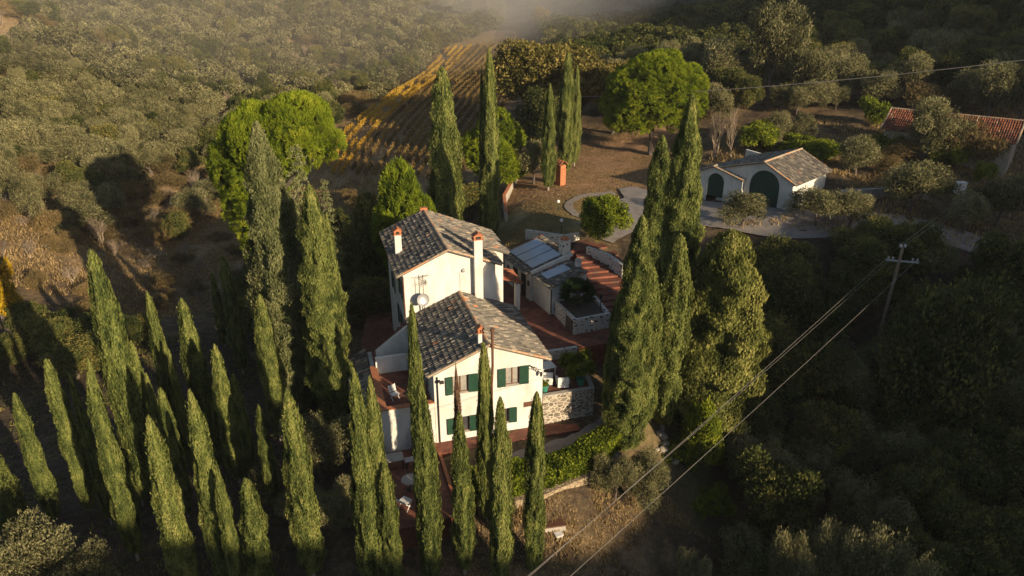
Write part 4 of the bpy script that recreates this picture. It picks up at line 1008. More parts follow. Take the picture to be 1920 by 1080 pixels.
def tree(kind, x, y, meshes, scale=(1, 1, 1), rz=0.0, label=None, cat='tree', group=None, z=None):
    """meshes: list of (part name, mesh)"""
    o = empty(kind, (x, y, h1(x, y) if z is None else z), rz, label, cat, group)
    o.scale = scale
    for nm, me in meshes: link(nm, me, o)
    return o
GT = 'cypress_trunk'
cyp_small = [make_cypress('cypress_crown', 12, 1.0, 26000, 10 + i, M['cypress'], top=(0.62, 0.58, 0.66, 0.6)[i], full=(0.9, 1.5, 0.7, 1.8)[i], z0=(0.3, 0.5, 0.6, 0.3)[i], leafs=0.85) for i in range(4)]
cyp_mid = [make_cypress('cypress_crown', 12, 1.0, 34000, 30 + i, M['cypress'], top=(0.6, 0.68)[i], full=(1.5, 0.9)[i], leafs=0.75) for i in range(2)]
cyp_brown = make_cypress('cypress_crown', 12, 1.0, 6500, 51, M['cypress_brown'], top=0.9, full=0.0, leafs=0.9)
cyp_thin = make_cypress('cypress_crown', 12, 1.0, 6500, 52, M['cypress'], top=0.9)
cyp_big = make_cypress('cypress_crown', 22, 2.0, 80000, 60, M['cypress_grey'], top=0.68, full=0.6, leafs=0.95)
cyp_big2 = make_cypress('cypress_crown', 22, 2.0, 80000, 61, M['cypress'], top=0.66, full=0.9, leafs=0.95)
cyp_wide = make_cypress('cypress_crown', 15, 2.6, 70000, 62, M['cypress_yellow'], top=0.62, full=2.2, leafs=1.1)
cyp_trunk = trunk_mesh(GT, 1.6, 0.16, M['bark_pale'])

def cypress(tip, base, wpx, me, label, H0=12.0, R0=1.0, Y=None, group='Italian cypresses', mat=None, z=None, trunk=None):
    given = Y is not None
    if Y is None: X, Y = hit(*base)
    else: X = at(tip[0], tip[1], Y).x
    zz = h1(X, Y) if z is None else z
    # height from the tip pixel, width from the crown width at mid height
    top = at(tip[0], tip[1], Y)
    X = top.x if given else ((X + top.x) / 2 if abs(X - top.x) < 3 else top.x)
    hgt = top.z - zz
    dd = (Y * cs + (CAMZ - (zz + top.z) / 2) * sn)
    R = wpx / 2 / F * dd * (0.77 if H0 < 13 else 0.82)
    o = empty('cypress', (X, Y, zz), random.Random(hash((tip, base)) % 1000).uniform(0, 6.28), label, 'cypress', group)
    o.scale = (R / R0, R / R0, hgt / H0)
    link('crown', me, o)
    t = link('trunk', cyp_trunk, o); t.scale = (1.0 * R0, 1.0 * R0, 1)
    return o
a, b, c_, d_ = cyp_small
CY = [
 ((-12,838),(22,1005),62,d_,'stout cypress cut by the left edge of the photo, the leftmost one'),
 ((32,737),(98,975),38,a,'slim brightly lit cypress standing apart at the far left, second from the left edge'),
 ((97,673),(163,962),42,b,'tall narrow cypress with a dark body and a lit strip, third from the left edge'),
 ((180,700),(245,1050),48,c_,'half shaded cypress in front of the broad tall one, fourth along the front left'),
 ((176,672),(232,965),26,a,'thin dark cypress tip showing just behind the half shaded fourth cypress'),
 ((208,468),(258,945),64,d_,'tallest broad cypress of the left hillside with the shadow of a tip on its crown'),
 ((259,640),(302,930),34,a,'cypress rising beside the broad tall one, on its right'),
 ((249,672),(272,900),24,b,'very thin cypress squeezed between the broad tall one and its neighbour'),
 ((296,547),(325,850),38,c_,'wholly shaded dark cypress behind the left group'),
 ((348,560),(392,860),44,d_,'forked cypress lit at the top with a shadow wedge below, middle of the left group'),
 ((396,512),(424,650),22,a,'small slanting lit cypress, the higher left one of a close pair'),
 ((422,481),(452,700),34,b,'tall lit cypress, right one of the close pair in front of the valley'),
 ((403,646),(448,905),48,c_,'lit cypress with a shaded lower half right of the forked cypress'),
 ((330,655),(352,880),20,a,'needle thin cypress just left of the forked cypress'),
 ((309,727),(347,975),34,b,'slender lit cypress right behind the big leftmost bottom one'),
 ((285,779),(352,1120),60,c_,'wide lit cypress cut by the bottom edge, first of the bottom row from the left'),
 ((362,732),(425,1105),54,a,'tall lit cypress of the bottom row, second from the left'),
 ((419,887),(447,1130),36,b,'dark shaded short cypress wedged between two lit ones of the bottom row'),
 ((456,897),(508,1140),56,d_,'short lit cypress low in the bottom row, before the isolated tall one'),
 ((535,733),(592,1090),62,b,'isolated tall lit cypress of the bottom row with dark ground on both sides'),
 ((673,692),(694,1110),62,c_,'broad lit cypress overlapping a twin at the left corner of the patio'),
 ((704,706),(718,1105),44,a,'narrower twin standing right behind the broad cypress at the patio corner'),
 ((722,868),(740,1120),46,b,'shortest lit cypress in front of the patio'),
 ((779,568),(790,985),38,a,'tall dark cypress crossing the front left corner of the farmhouse roof'),
 ((793,715),(806,1095),54,d_,'big lit cypress in front of the tall dark one at the house corner'),
 ((866,772),(868,1085),50,c_,'wholly dark cypress under the reddish bare cypress top'),
 ((912,642),(908,985),38,b,'tall cypress rising before the middle of the white gable wall'),
 ((937,745),(942,1105),52,a,'lit cypress right beside and in front of the one at the middle of the gable'),
 ((1008,735),(999,1072),46,d_,'lit cypress at the right end of the front row, beside the stone wall'),
]
for tip, base, w_, me_, lab in CY:
    cypress(tip, base, w_, me_, lab)
ob_ = cypress((852,678),(868,985),32,cyp_brown,'dying cypress with reddish bare upper twigs before the farmhouse windows')
ob_ = cypress((467,413),(486,700),30,cyp_thin,'ragged thin cypress pressed against the left side of the giant grey one', Y=47)
for tip, base, w_, me_, lab in [((216,645),(246,950),28,b,'thin left fork of foliage standing below the tallest broad cypress'),((376,660),(412,880),30,c_,'dark narrow cypress behind the forked one, right side'),((440,700),(470,900),30,b,'shaded narrow cypress under the close pair'),((318,640),(345,860),26,a,'dark thin cypress left of the forked cypress'),((232,600),(262,900),30,c_,'slim cypress hidden low behind the broad tall one'),((370,610),(404,860),26,b,'thin cypress filling the gap right of the forked cypress'),((285,700),(318,940),28,a,'thin shaded cypress filling the gap between the front pair on the left'),((140,700),(200,985),26,c_,'thin dark cypress between the third and the half shaded fourth cypress'),((385,800),(420,1050),28,a,'slender cypress standing behind the second tall one of the bottom row'),((482,760),(520,960),30,b,'shaded cypress at the foot of the giants, above the short bottom row one')]: cypress(tip, base, w_, me_, lab)
cypress((497,228),(548,775),132,cyp_big,'giant grey-green cypress, the tallest tree left of the farmhouse', H0=22, R0=2.0)
cypress((486,553),(520,790),48,cyp_mid[0],'short bright cypress at the foot of the giant grey-green one', Y=43.5)
cypress((590,345),(622,795),90,cyp_big2,'second giant cypress, greener, between the grey giant and the farmhouse', H0=22, R0=2.0)
cypress((612,400),(634,790),36,cyp_mid[1],'narrow cypress leader leaning out right of the green giant', Y=47.5)
cypress((828,126),(842,405),70,cyp_mid[0],'broad tall cypress standing just behind the peak of the farmhouse roof', Y=69)
cypress((917,90),(922,380),42,cyp_mid[1],'tall pointed cypress at the left edge of the garden', Y=71)
cypress((903,122),(912,385),26,cyp_thin,'smaller tip fused to the left of the tall pointed garden cypress', Y=71.8)
cypress((1028,157),(1031,357),32,cyp_mid[1],'shorter cypress in the garden immediately left of the brick pillar')
cypress((1062,96),(1062,330),34,cyp_mid[0],'tall garden cypress immediately right of the brick pillar')
cypress((1079,122),(1080,312),24,cyp_mid[1],'slim garden cypress behind the one right of the brick pillar')
cypress((1300,176),(1290,760),88,cyp_big2,'tallest dark cypress of the cluster right of the farmhouse', H0=22, R0=2.0, Y=49)
cypress((1243,254),(1232,640),60,cyp_mid[0],'cypress left of the tallest one in the cluster by the stairs', Y=57)
cypress((1158,545),(1150,832),46,cyp_mid[0],'low shaded cypress on the left flank of the nearest one with the pale trunk')
cypress((1192,404),(1180,850),88,cyp_big2,'nearest cypress of the right cluster with its pale trunk showing', H0=22, R0=2.0)
cypress((1226,500),(1222,800),66,cyp_mid[1],'cypress with a pinkish dead tip between two greener ones of the right cluster', Y=42)
cypress((1277,440),(1262,790),74,cyp_mid[0],'full lit cypress in the right cluster beside the wide bushy one', Y=43.5)
cypress((1372,432),(1352,775),186,cyp_wide,'very wide bushy cypress at the right end of the cluster', H0=15, R0=2.6, Y=45)

# ---- stone pines
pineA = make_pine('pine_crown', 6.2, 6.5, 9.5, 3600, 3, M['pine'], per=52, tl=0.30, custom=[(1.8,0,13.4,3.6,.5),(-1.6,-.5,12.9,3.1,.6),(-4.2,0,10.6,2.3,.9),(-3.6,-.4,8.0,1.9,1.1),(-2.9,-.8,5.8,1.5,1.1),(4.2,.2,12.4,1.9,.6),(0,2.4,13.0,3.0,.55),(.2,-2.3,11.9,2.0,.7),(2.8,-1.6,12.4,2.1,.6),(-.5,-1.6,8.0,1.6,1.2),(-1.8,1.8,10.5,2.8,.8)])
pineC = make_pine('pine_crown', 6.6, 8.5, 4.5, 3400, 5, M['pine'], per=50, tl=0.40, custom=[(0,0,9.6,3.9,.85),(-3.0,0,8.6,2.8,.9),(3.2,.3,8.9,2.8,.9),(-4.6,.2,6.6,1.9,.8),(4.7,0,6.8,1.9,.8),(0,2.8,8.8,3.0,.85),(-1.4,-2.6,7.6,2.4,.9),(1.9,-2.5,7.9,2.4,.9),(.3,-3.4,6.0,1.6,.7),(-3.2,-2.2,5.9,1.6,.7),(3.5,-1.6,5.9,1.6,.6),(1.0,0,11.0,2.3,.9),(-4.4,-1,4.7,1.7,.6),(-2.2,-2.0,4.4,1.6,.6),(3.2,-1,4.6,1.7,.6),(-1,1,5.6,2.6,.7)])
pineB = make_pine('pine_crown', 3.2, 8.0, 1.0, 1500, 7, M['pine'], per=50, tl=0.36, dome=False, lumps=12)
def tall_trunk(h, r, forks, seed, spread): return trunk_mesh('pine_trunk', h, r, M['bark'], forks, seed, spread)
def ptree(kind, px, Y, ztop, hgt, parts, label, wfac=1.0, cat='tree', rz=0.0, ref_h=None, px_y=300):
    p = at(px, px_y, Y)
    g = h1(p.x, Y); k = (ztop - g) / ref_h
    o = empty(kind, (p.x, Y, g), rz, label, cat)
    o.scale = (wfac, wfac, k)
    for nm, me in parts: link(nm, me, o)
    return o
tkA = tall_trunk(10.5, 0.38, 6, 1, 3.8); tkC = tall_trunk(6.5, 0.32, 5, 2, 3.5); tkB = tall_trunk(4, 0.2, 4, 3, 1.8)
ptree('stone_pine', 522, 66, at(522, 176, 66).z, 0, [('crown', pineA), ('trunk', tkA)], 'big umbrella pine with a dense bright dome behind the giant cypresses', 1.0, ref_h=15.6)
ptree('stone_pine', 1218, 93, at(1218, 98, 93).z, 0, [('crown', pineC), ('trunk', tkC)], 'large bright round pine at the back right of the garden', 1.02, ref_h=13.0)
ptree('pine_tree', 752, 64, at(752, 262, 64).z, 0, [('crown', pineB), ('trunk', tkB)], 'small bushy bright pine behind the farmhouse roof, left of the broad cypress', 0.98, rz=1, ref_h=9.2, px_y=330)
ptree('pine_tree', 931, 84, at(931, 180, 84).z, 0, [('crown', pineB), ('trunk', tkB)], 'rounded pine with bare lower branches behind the pointed garden cypress', 1.32, rz=2, ref_h=9.2, px_y=260)

# ---- olive, broadleaf, shrub and bare variants
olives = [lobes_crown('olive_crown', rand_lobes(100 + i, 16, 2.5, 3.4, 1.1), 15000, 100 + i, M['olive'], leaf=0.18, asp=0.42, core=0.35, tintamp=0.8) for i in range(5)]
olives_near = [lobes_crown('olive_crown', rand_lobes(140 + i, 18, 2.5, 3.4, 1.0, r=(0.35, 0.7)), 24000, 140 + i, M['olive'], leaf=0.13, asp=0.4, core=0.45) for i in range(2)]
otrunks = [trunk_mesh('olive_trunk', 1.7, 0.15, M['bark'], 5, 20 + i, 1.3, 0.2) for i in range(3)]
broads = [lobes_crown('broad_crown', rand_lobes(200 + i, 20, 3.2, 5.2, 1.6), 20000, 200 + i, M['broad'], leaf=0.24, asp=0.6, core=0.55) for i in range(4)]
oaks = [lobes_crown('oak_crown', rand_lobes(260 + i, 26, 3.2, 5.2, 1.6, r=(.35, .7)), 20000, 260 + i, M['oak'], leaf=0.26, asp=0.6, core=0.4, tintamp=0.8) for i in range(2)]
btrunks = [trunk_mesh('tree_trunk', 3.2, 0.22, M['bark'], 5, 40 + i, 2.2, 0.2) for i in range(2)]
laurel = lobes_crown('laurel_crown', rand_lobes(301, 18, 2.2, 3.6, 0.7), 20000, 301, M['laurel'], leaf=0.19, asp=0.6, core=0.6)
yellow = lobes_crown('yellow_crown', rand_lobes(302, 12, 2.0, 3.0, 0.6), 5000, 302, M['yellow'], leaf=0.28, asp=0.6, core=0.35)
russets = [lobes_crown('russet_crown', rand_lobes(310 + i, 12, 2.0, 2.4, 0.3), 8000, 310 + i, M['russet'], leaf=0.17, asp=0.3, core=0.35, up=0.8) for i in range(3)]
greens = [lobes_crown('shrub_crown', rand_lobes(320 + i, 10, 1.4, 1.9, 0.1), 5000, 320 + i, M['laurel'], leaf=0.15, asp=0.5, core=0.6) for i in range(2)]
def make_bare(name, seed, Ht=4.0, sp=0.55, levels=4, r0=0.10):
    rnd = random.Random(seed); mb = MB(); mb.c = []
    def br(p, d, L, r, lv):
        q = p + d * L
        mid = p + d * L * .5 + Vector((rnd.uniform(-.05, .05), rnd.uniform(-.05, .05), .02)) * L
        mb.tube([p, mid, q], [r, r * .8, r * .6], 4 if lv < levels else 5, rnd.random(), cap=False)
        if lv == 0: return
        for k in range(rnd.choice((2, 3, 3))):
            nd = (d + Vector((rnd.uniform(-1, 1), rnd.uniform(-1, 1), rnd.uniform(-.2, .8))) * sp).normalized()
            br(q if k else mid, nd, L * rnd.uniform(.6, .85), r * .58, lv - 1)
    for k in range(4): br(Vector((0, 0, -.2)), Vector((rnd.uniform(-.5, .5), rnd.uniform(-.5, .5), 1)).normalized(), Ht * 0.32, r0, levels)
    o = mb.build(name, M['twig']); me = o.data; bpy.data.objects.remove(o); return me
bares = [make_bare('bare_branches', 5 + i, 4.0, 0.6, 5) for i in range(3)]

def put(kind, px, base_y, top_y, wpx, variant, label, cat, Y=None, group=None, href=4.6, rref=2.5, seed=0, crown='crown', tr=True):
    """a tree whose foot, top and crown width are read off the photo"""
    if Y is None: X, Y = hit(px, base_y)
    else: X = at(px, base_y, Y).x
    g = h1(X, Y); top = at(px, top_y, Y); hgt = max(0.8, top.z - g)
    dd = Y * cs + (CAMZ - g - hgt / 2) * sn
    R = wpx / 2 / F * dd
    o = empty(kind, (X, Y, g), random.Random(int(px * 7 + base_y)).uniform(0, 6.28), label, cat, group)
    o.scale = (R / rref, R / rref, hgt / href)
    link(crown, variant, o)
    if tr: link('trunk', {'olive': otrunks, 'broad': btrunks}.get(tr, otrunks)[int(px) % 2], o)
    return o
OL = [ # px, base, top, width, label
 (1440,185,8,100,'tall narrow pale grey-green olive standing above all others on the upper right slope'),
 (1345,178,82,82,'rounded dark olive left of the tall pale one'),
 (1512,200,100,76,'lit olive just right of the tall pale olive'),
 (1590,190,105,70,'olive in the middle of the lit row on the right slope'),
 (1690,195,106,86,'broad olive at the right of the lit row above the wire'),
 (1755,150,60,60,'olive top catching light high on the right slope'),
 (1850,235,128,84,'olive above the right end of the barn roof'),
 (1905,240,130,60,'olive at the right edge of the photo above the barn'),
 (1462,212,160,50,'small pale olive under the wire, left of a pair of gaps'),
 (1492,218,165,46,'small pale olive under the wire, right neighbour of the other small one'),
 (1566,205,160,48,'small olive under the wire behind the green hedge'),
 (1452,280,216,46,'young olive in front of the white wall behind the garage'),
 (1496,272,216,48,'young olive beside the hedge, second behind the garage'),
 (1603,330,258,84,'round olive directly right of the garage roof'),
 (1740,310,192,108,'large silvery olive growing in front of the red tiled barn'),
 (1705,400,310,124,'spreading silvery olive overhanging the road bend'),
 (1390,425,368,92,'low dark olive in front of the big arched garage door'),
 (1530,425,358,96,'dark olive in front of the garage side wall'),
 (1590,430,360,76,'dark olive beside the road right of the garage'),
 (1865,430,330,100,'silvery olive at the right edge above the dark wood'),
 (1805,440,365,80,'silvery olive between the road bend and the right edge'),
]
for i, (px_, by, ty, w_, lab) in enumerate(OL):
    put('olive_tree', px_, by, ty, w_, olives[i % 5], lab, 'olive tree', group='olive trees on the right slope', tr='olive')
put('olive_tree', 1152, 942, 858, 74, olives_near[0], 'silvery olive, left one of two below the nearest right cypress', 'olive tree', tr='olive')
put('olive_tree', 1205, 950, 850, 96, olives_near[1], 'silvery olive, right one of two under the power lines', 'olive tree', tr='olive')
put('olive_tree', 1290, 1120, 1036, 60, olives_near[0], 'pale olive top cut by the bottom edge under the power lines', 'olive tree', Y=31, tr='olive')
put('olive_tree', 60, 1150, 990, 190, olives_near[0], 'big pale olive at the bottom left corner', 'olive tree', Y=28.5, tr='olive')
put('olive_tree', 175, 1130, 1030, 120, olives_near[1], 'pale olive cut by the bottom edge, right of the corner one', 'olive tree', Y=28, tr='olive')
put('olive_tree', 505, 940, 862, 70, olives_near[1], 'half lit olive behind the short bottom row cypress', 'olive tree', tr='olive')
put('olive_tree', 575, 985, 905, 100, olives_near[1], 'dark olive low behind the isolated cypress', 'olive tree', tr='olive')
put('olive_tree', 640, 1010, 920, 100, olives_near[0], 'dark olive at the left foot of the patio', 'olive tree', tr='olive')
put('olive_tree', 605, 905, 785, 130, olives_near[0], 'dark olive between the isolated cypress and the patio', 'olive tree', tr='olive')
put('olive_tree', 1070, 372, 300, 1, olives[0], 'x', 'olive tree', tr='olive') if False else None
put('oak_tree', 1005, 212, 78, 160, oaks[0], 'large brown-green oak behind the tall garden cypresses', 'oak', Y=112, href=7.0, rref=3.2, tr='broad')
put('oak_tree', 1085, 225, 100, 130, oaks[1], 'second brown-green oak, right of the large one behind the garden', 'oak', Y=108, href=7.0, rref=3.2, tr='broad')
put('oak_tree', 1150, 225, 118, 90, oaks[0], 'smaller oak between the big oaks and the round pine', 'oak', Y=104, href=7.0, rref=3.2, tr='broad')
put('oak_tree', 1020, 300, 178, 100, broads[3], 'dark shaded oak behind the brick pillar', 'oak', Y=98, href=7.0, rref=3.2, tr='broad')
put('olive_tree', 1000, 345, 268, 60, olives[2], 'small grey olive at the top of the curved boundary wall', 'olive tree', tr='olive')
put('laurel_bush', 1127, 480, 364, 92, laurel, 'round bright green laurel bush by the garden stairs', 'bush', Y=64, href=4.5, rref=2.2, tr=None)
put('shrub', 690, 490, 370, 90, broads[1], 'yellow-green tree left of the farmhouse roof', 'tree', Y=66, href=7.0, rref=3.2, tr='broad')
put('laurel_bush', 1560, 300, 238, 200, laurel, 'x', 'bush', Y=None) if False else None
for px_, by, ty, w_, lab in ((1420,285,226,76,'dark green hedge bush behind the white wall'),(1530,300,262,90,'green hedge bush between the young olives and the round olive'),(1500,290,262,70,'green hedge bush in the middle of the row behind the garage'),(1635,240,180,56,'yellow-green bush at the left end of the barn'),(1840,345,300,40,'small bright bush below the barn gable')):
    put('green_bush', px_, by, ty, w_, laurel if w_ > 60 else greens[0], lab, 'bush', href=4.5 if w_ > 60 else 2.0, rref=2.2 if w_ > 60 else 1.4, tr=None)
put('yellow_tree', 10, 600, 478, 84, yellow, 'golden yellow tree at the left edge', 'tree', Y=60, href=4.0, rref=2.0, tr='broad')
put('green_bush', 1315, 812, 748, 70, laurel, 'yellow-green bush at the foot of the wide bushy cypress', 'bush', Y=41.5, href=4.5, rref=2.2, tr=None)
put('russet_bush', 1812, 318, 222, 120, russets[0], 'russet leafed bush in front of the barn wall', 'bush', href=3.0, rref=2.0, tr=None)
put('green_bush', 1655, 285, 250, 60, greens[0], 'low green bush under the left end of the barn wall', 'bush', href=2.0, rref=1.4, tr=None)
put('russet_bush', 1690, 300, 262, 80, russets[2], 'straw coloured scrub before the barn wall, left of its olive', 'bush', href=3.0, rref=2.0, tr=None)
put('green_bush', 1775, 315, 262, 60, laurel, 'yellow-green bush between the barn olive and the russet bush', 'bush', href=4.5, rref=2.2, tr=None)
put('russet_bush', 1660, 330, 292, 60, russets[1], 'orange dry twiggy bush right of the round olive', 'bush', href=3.0, rref=2.0, tr=None)
put('russet_tree', 1745, 215, 150, 86, russets[2], 'orange-brown tree above the barn roof', 'tree', href=3.0, rref=2.0, tr=None)
put('russet_tree', 1018, 60, 10, 30, russets[2], 'thin orange tree in the mist above the vineyard', 'tree', Y=240, href=3.0, rref=2.0, tr=None)
put('bare_tree', 1336, 300, 185, 66, bares[0], 'leafless pale tree left of the garage', 'tree', href=4.6, rref=2.2, tr=None)
put('bare_tree', 1372, 300, 185, 50, bares[1], 'leafless reddish twigged tree behind the garage', 'tree', href=4.6, rref=2.2, tr=None)
# cedar with drooping open branches behind the giant cypresses
def make_cedar(seed):
    rng = np.random.default_rng(seed); Vs, Qs, T = [], [], []; off = 0
    Ht = 14.0
    for z in np.arange(2.5, 13.6, 0.42):
        R = 0.35 + 2.9 * (1 - z / Ht) ** 0.75
        for k in range(7):
            a = rng.random() * 6.283; L = R * rng.uniform(.6, 1.15)
            n = int(38 * L / 2) + 8
            s = rng.random(n) ** 0.8 * L; dr = -0.10 * s ** 1.5 + 0.1
            c = np.stack([s * np.cos(a), s * np.sin(a), z + dr], 1) + rng.normal(size=(n, 3)) * np.array([.12, .12, .07])
            ax = np.stack([np.full(n, math.cos(a)), np.full(n, math.sin(a)), np.full(n, -.3)], 1) + rng.normal(size=(n, 3)) * .5
            V, Q = leaf_quads(c, ax, rng.normal(size=(n, 3)) + np.array([0, 0, 1]), rng.uniform(.15, .34, n), .09)
            Vs.append(V); Qs.append(Q + off); off += len(V); T.append(rng.random(n) * .6 + .2)
    return np_mesh('cedar_crown', np.vstack(Vs), np.vstack(Qs), np.concatenate(T), M['cypress_grey'])
cedar = make_cedar(4)
put('cedar_tree', 597, 640, 262, 118, cedar, 'ragged open cedar with drooping branches behind the green giant cypress', 'cedar', Y=54, href=14.0, rref=3.0, tr='broad')
put('cedar_tree', 640, 650, 330, 70, cedar, 'smaller bluish cedar poking out right of the green giant cypress', 'cedar', Y=56, href=14.0, rref=3.0, tr='broad')

# ------------------------------------------------------------------ masses of trees
occupied = []
for o in list(COL.objects):
    if o.get('category') and o.parent is None: occupied.append((o.location.x, o.location.y))
def inframe(x, y, z, m=190):
    px, py, d = proj(x, y, z); return d > 5 and -m < px < 1920 + m and -m < py < 1080 + m
def scatter(poly, sp, seed, jit=0.45, avoid=2.0):
    rng = random.Random(seed); xs = [p[0] for p in poly]; ys = [p[1] for p in poly]; out = []
    y = min(ys); row = 0
    pa = poly
    while y < max(ys):
        x = min(xs) + (sp / 2 if row % 2 else 0)
        while x < max(xs):
            qx, qy = x + rng.uniform(-jit, jit) * sp, y + rng.uniform(-jit, jit) * sp
            if inpoly(np.array([qx]), np.array([qy]), pa)[0]: out.append((qx, qy))
            x += sp
        y += sp * 0.87; row += 1
    if not out: return []
    A = np.array(out); z = H(A[:, 0], A[:, 1])
    res = []
    occ = np.array(occupied) if occupied else np.zeros((0, 2))
    for (qx, qy), g in zip(out, z):
        if not inframe(qx, qy, g + 1): continue
        if len(occ) and avoid and np.min(np.hypot(occ[:, 0] - qx, occ[:, 1] - qy)) < avoid: continue
        res.append((qx, qy, float(g)))
    return res
def simple_tree(kind, x, y, g, me, k, kz, label, cat, group, trunk=None, rng=random):
    """small in the picture: the crown mesh carries the object, its trunk is a child"""
    o = link(kind, me, None, (x, y, g)); o.scale = (k, k, kz); o.rotation_euler = (0, 0, rng.uniform(0, 6.28))
    tag(o, label, cat, group)
    if trunk is not None: link('trunk', trunk, o)
    return o
# sunlit hillside on the left
hill = [(-150, 95), (-62, 78), (-52, 86), (-40, 104), (-33, 116), (-30, 135), (-27, 160), (-17, 205), (-6, 228), (-2, 300), (-150, 330), (-180, 200)]
vine_poly = [(-31, 112), (-27, 128), (-24, 150), (-14, 200), (-5, 226), (12, 222), (10, 190), (4, 150), (-5, 120), (-12, 100)]
pts = scatter(hill, 3.8, 7, avoid=3)
pts = [p for p in pts if not inpoly(np.array([p[0]]), np.array([p[1]]), vine_poly)[0]]
pts.sort(key=lambda p: proj(*p)[2])
rg = random.Random(5); n_ol = 0; far = []
for (x, y, g) in pts:
    foot = 1 - min(1, max(0, (g + 6) / 9))
    q = rg.random(); v = vnoise(np.array([x]), np.array([y]), 14.0, 9)[0]
    nearedge = foot > 0.35
    if (nearedge and q < 0.5) or (v > 0.66 and q < 0.55):
        far_ok = True
        if rg.random() < 0.35: simple_tree('bare_tree', x, y, g, bares[rg.randrange(3)], rg.uniform(.7, 1.2), rg.uniform(.7, 1.1), 'leafless twiggy tree among the dry scrub of the left hillside', 'tree', 'bare trees of the left hillside', None, rg)
        else: simple_tree('russet_bush', x, y, g, russets[rg.randrange(3)], rg.uniform(.8, 1.35), rg.uniform(.7, 1.2), 'russet or straw coloured bush on the left hillside', 'bush', 'russet bushes of the left hillside', None, rg)
        continue
    if q > 0.86:
        simple_tree('autumn_tree', x, y, g, broads[rg.randrange(4)], rg.uniform(.6, .85), rg.uniform(.55, .85), 'yellowing broadleaf tree among the olives of the left hillside', 'tree', 'yellowing trees of the left hillside', None, rg); continue
    if n_ol < 165:
        n_ol += 1
        simple_tree('olive_tree', x, y, g, olives[rg.randrange(5)], rg.uniform(.6, 1.4), rg.uniform(.65, 1.35), 'grey-green olive tree in the sunlit grove covering the left hillside', 'olive tree', 'olive grove of the left hillside', otrunks[rg.randrange(3)] if n_ol < 60 else None, rg)
    else: far.append((x, y, g))
def merged(name, plist, base_mats, mat, label, seed, n=2100, leaf=0.44, R=2.4, Hc=3.6):
    rng = np.random.default_rng(seed); protos = []
    for i in range(5):
        lob = rand_lobes(900 + seed + i, 10, R, Hc, 0.4); Lb = np.array(lob); k = rng.integers(0, len(Lb), n); d = rsph(rng, n)
        c = Lb[k, :3] + d * Lb[k, 3:4] * np.stack([np.ones(n), np.ones(n), Lb[k, 4]], 1)
        s = leaf * rng.uniform(.6, 1.3, n); V, Q = leaf_quads(c, d + rng.normal(size=(n, 3)) * .7, d + rng.normal(size=(n, 3)) * .7, s, s * .5); protos.append((V, rng.random(n) * .6 + .2))
    Vs, Ts = [], []
    for x, y, g in plist:
        V, T = protos[rng.integers(0, 5)]; a = rng.random() * 6.28; k = rng.uniform(.8, 1.3)
        Rm = np.array([[math.cos(a), -math.sin(a), 0], [math.sin(a), math.cos(a), 0], [0, 0, 1]]) * k
        Vs.append(V @ Rm.T + np.array([x, y, g])); Ts.append(np.clip(T + rng.uniform(-.25, .25), 0, 1))
    V = np.vstack(Vs); me = np_mesh(name, V, np.arange(len(V)).reshape(-1, 4), np.concatenate(Ts), mat)
    return tag(link(name, me), label, None, None, 'stuff')
if far: merged('far_olive_wood', far, None, M['olive'], 'far olive wood fading into haze at the top of the left hillside', 1)

# far slopes at the back and the right
right_hill = [(14, 108), (28, 100), (44, 101), (70, 95), (130, 120), (150, 260), (60, 330), (5, 300), (10, 235), (9, 190), (10, 140)]
rp = scatter(right_hill, 4.6, 17, avoid=3)
rp.sort(key=lambda p: proj(*p)[2])
for i, (x, y, g) in enumerate(rp[:150]):
    q = rg.random()
    if q < 0.45: simple_tree('olive_tree', x, y, g, olives[rg.randrange(5)], rg.uniform(.8, 1.2), rg.uniform(.8, 1.2), 'olive tree on the shaded upper right hillside beyond the barn', 'olive tree', 'olive trees of the upper right hillside', None, rg)
    elif q < 0.85: simple_tree('broadleaf_tree', x, y, g, broads[rg.randrange(4)], rg.uniform(.6, 1.0), rg.uniform(.55, .9), 'dark broadleaf tree of the shaded upper right hillside', 'tree', 'dark trees of the upper right hillside', None, rg)
    else: simple_tree('russet_bush', x, y, g, russets[rg.randrange(3)], rg.uniform(.8, 1.3), rg.uniform(.7, 1.1), 'brown bush of the shaded upper right hillside', 'bush', 'brown bushes of the upper right hillside', None, rg)
if len(rp) > 150: merged('far_wood', rp[150:], None, M['broad'], 'far dark wood in the mist at the top right', 2, Hc=4.2)

# dark wooded ravine at the right
ravine = [(12.5, 24), (11.5, 31), (15.5, 36), (16.5, 44), (19.5, 54), (24, 60), (34, 62.5), (47, 60), (62, 62), (70, 90), (56, 70), (80, 60), (70, 25)]
ravine = [(12.5, 22), (12.8, 31), (15.8, 36), (16.8, 44), (19.5, 53), (24, 60), (34, 62.3), (46, 59), (60, 63), (75, 72), (90, 60), (60, 22)]
for i, (x, y, g) in enumerate(scatter(ravine, 3.7, 23, avoid=2.6)):
    q = rg.random(); low = 0.75 if y > 54 else 1.0
    if q < 0.36: simple_tree('olive_tree', x, y, g, olives_near[rg.randrange(2)], rg.uniform(.8, 1.15), rg.uniform(.9, 1.4) * low, 'grey olive tree in the dark wooded ravine on the right', 'olive tree', 'olive trees of the dark ravine', otrunks[0], rg)
    else: simple_tree('broadleaf_tree', x, y, g, broads[rg.randrange(4)], rg.uniform(.6, .9), rg.uniform(.7, 1.15) * low, 'dark green broadleaf tree in the dark wooded ravine on the right', 'tree', 'broadleaf trees of the dark ravine', btrunks[0], rg)
for px_, by, ty, w_, lab in ((1372,1120,862,150,'olive with its top catching sunlight in the lower right wood'),):
    pass
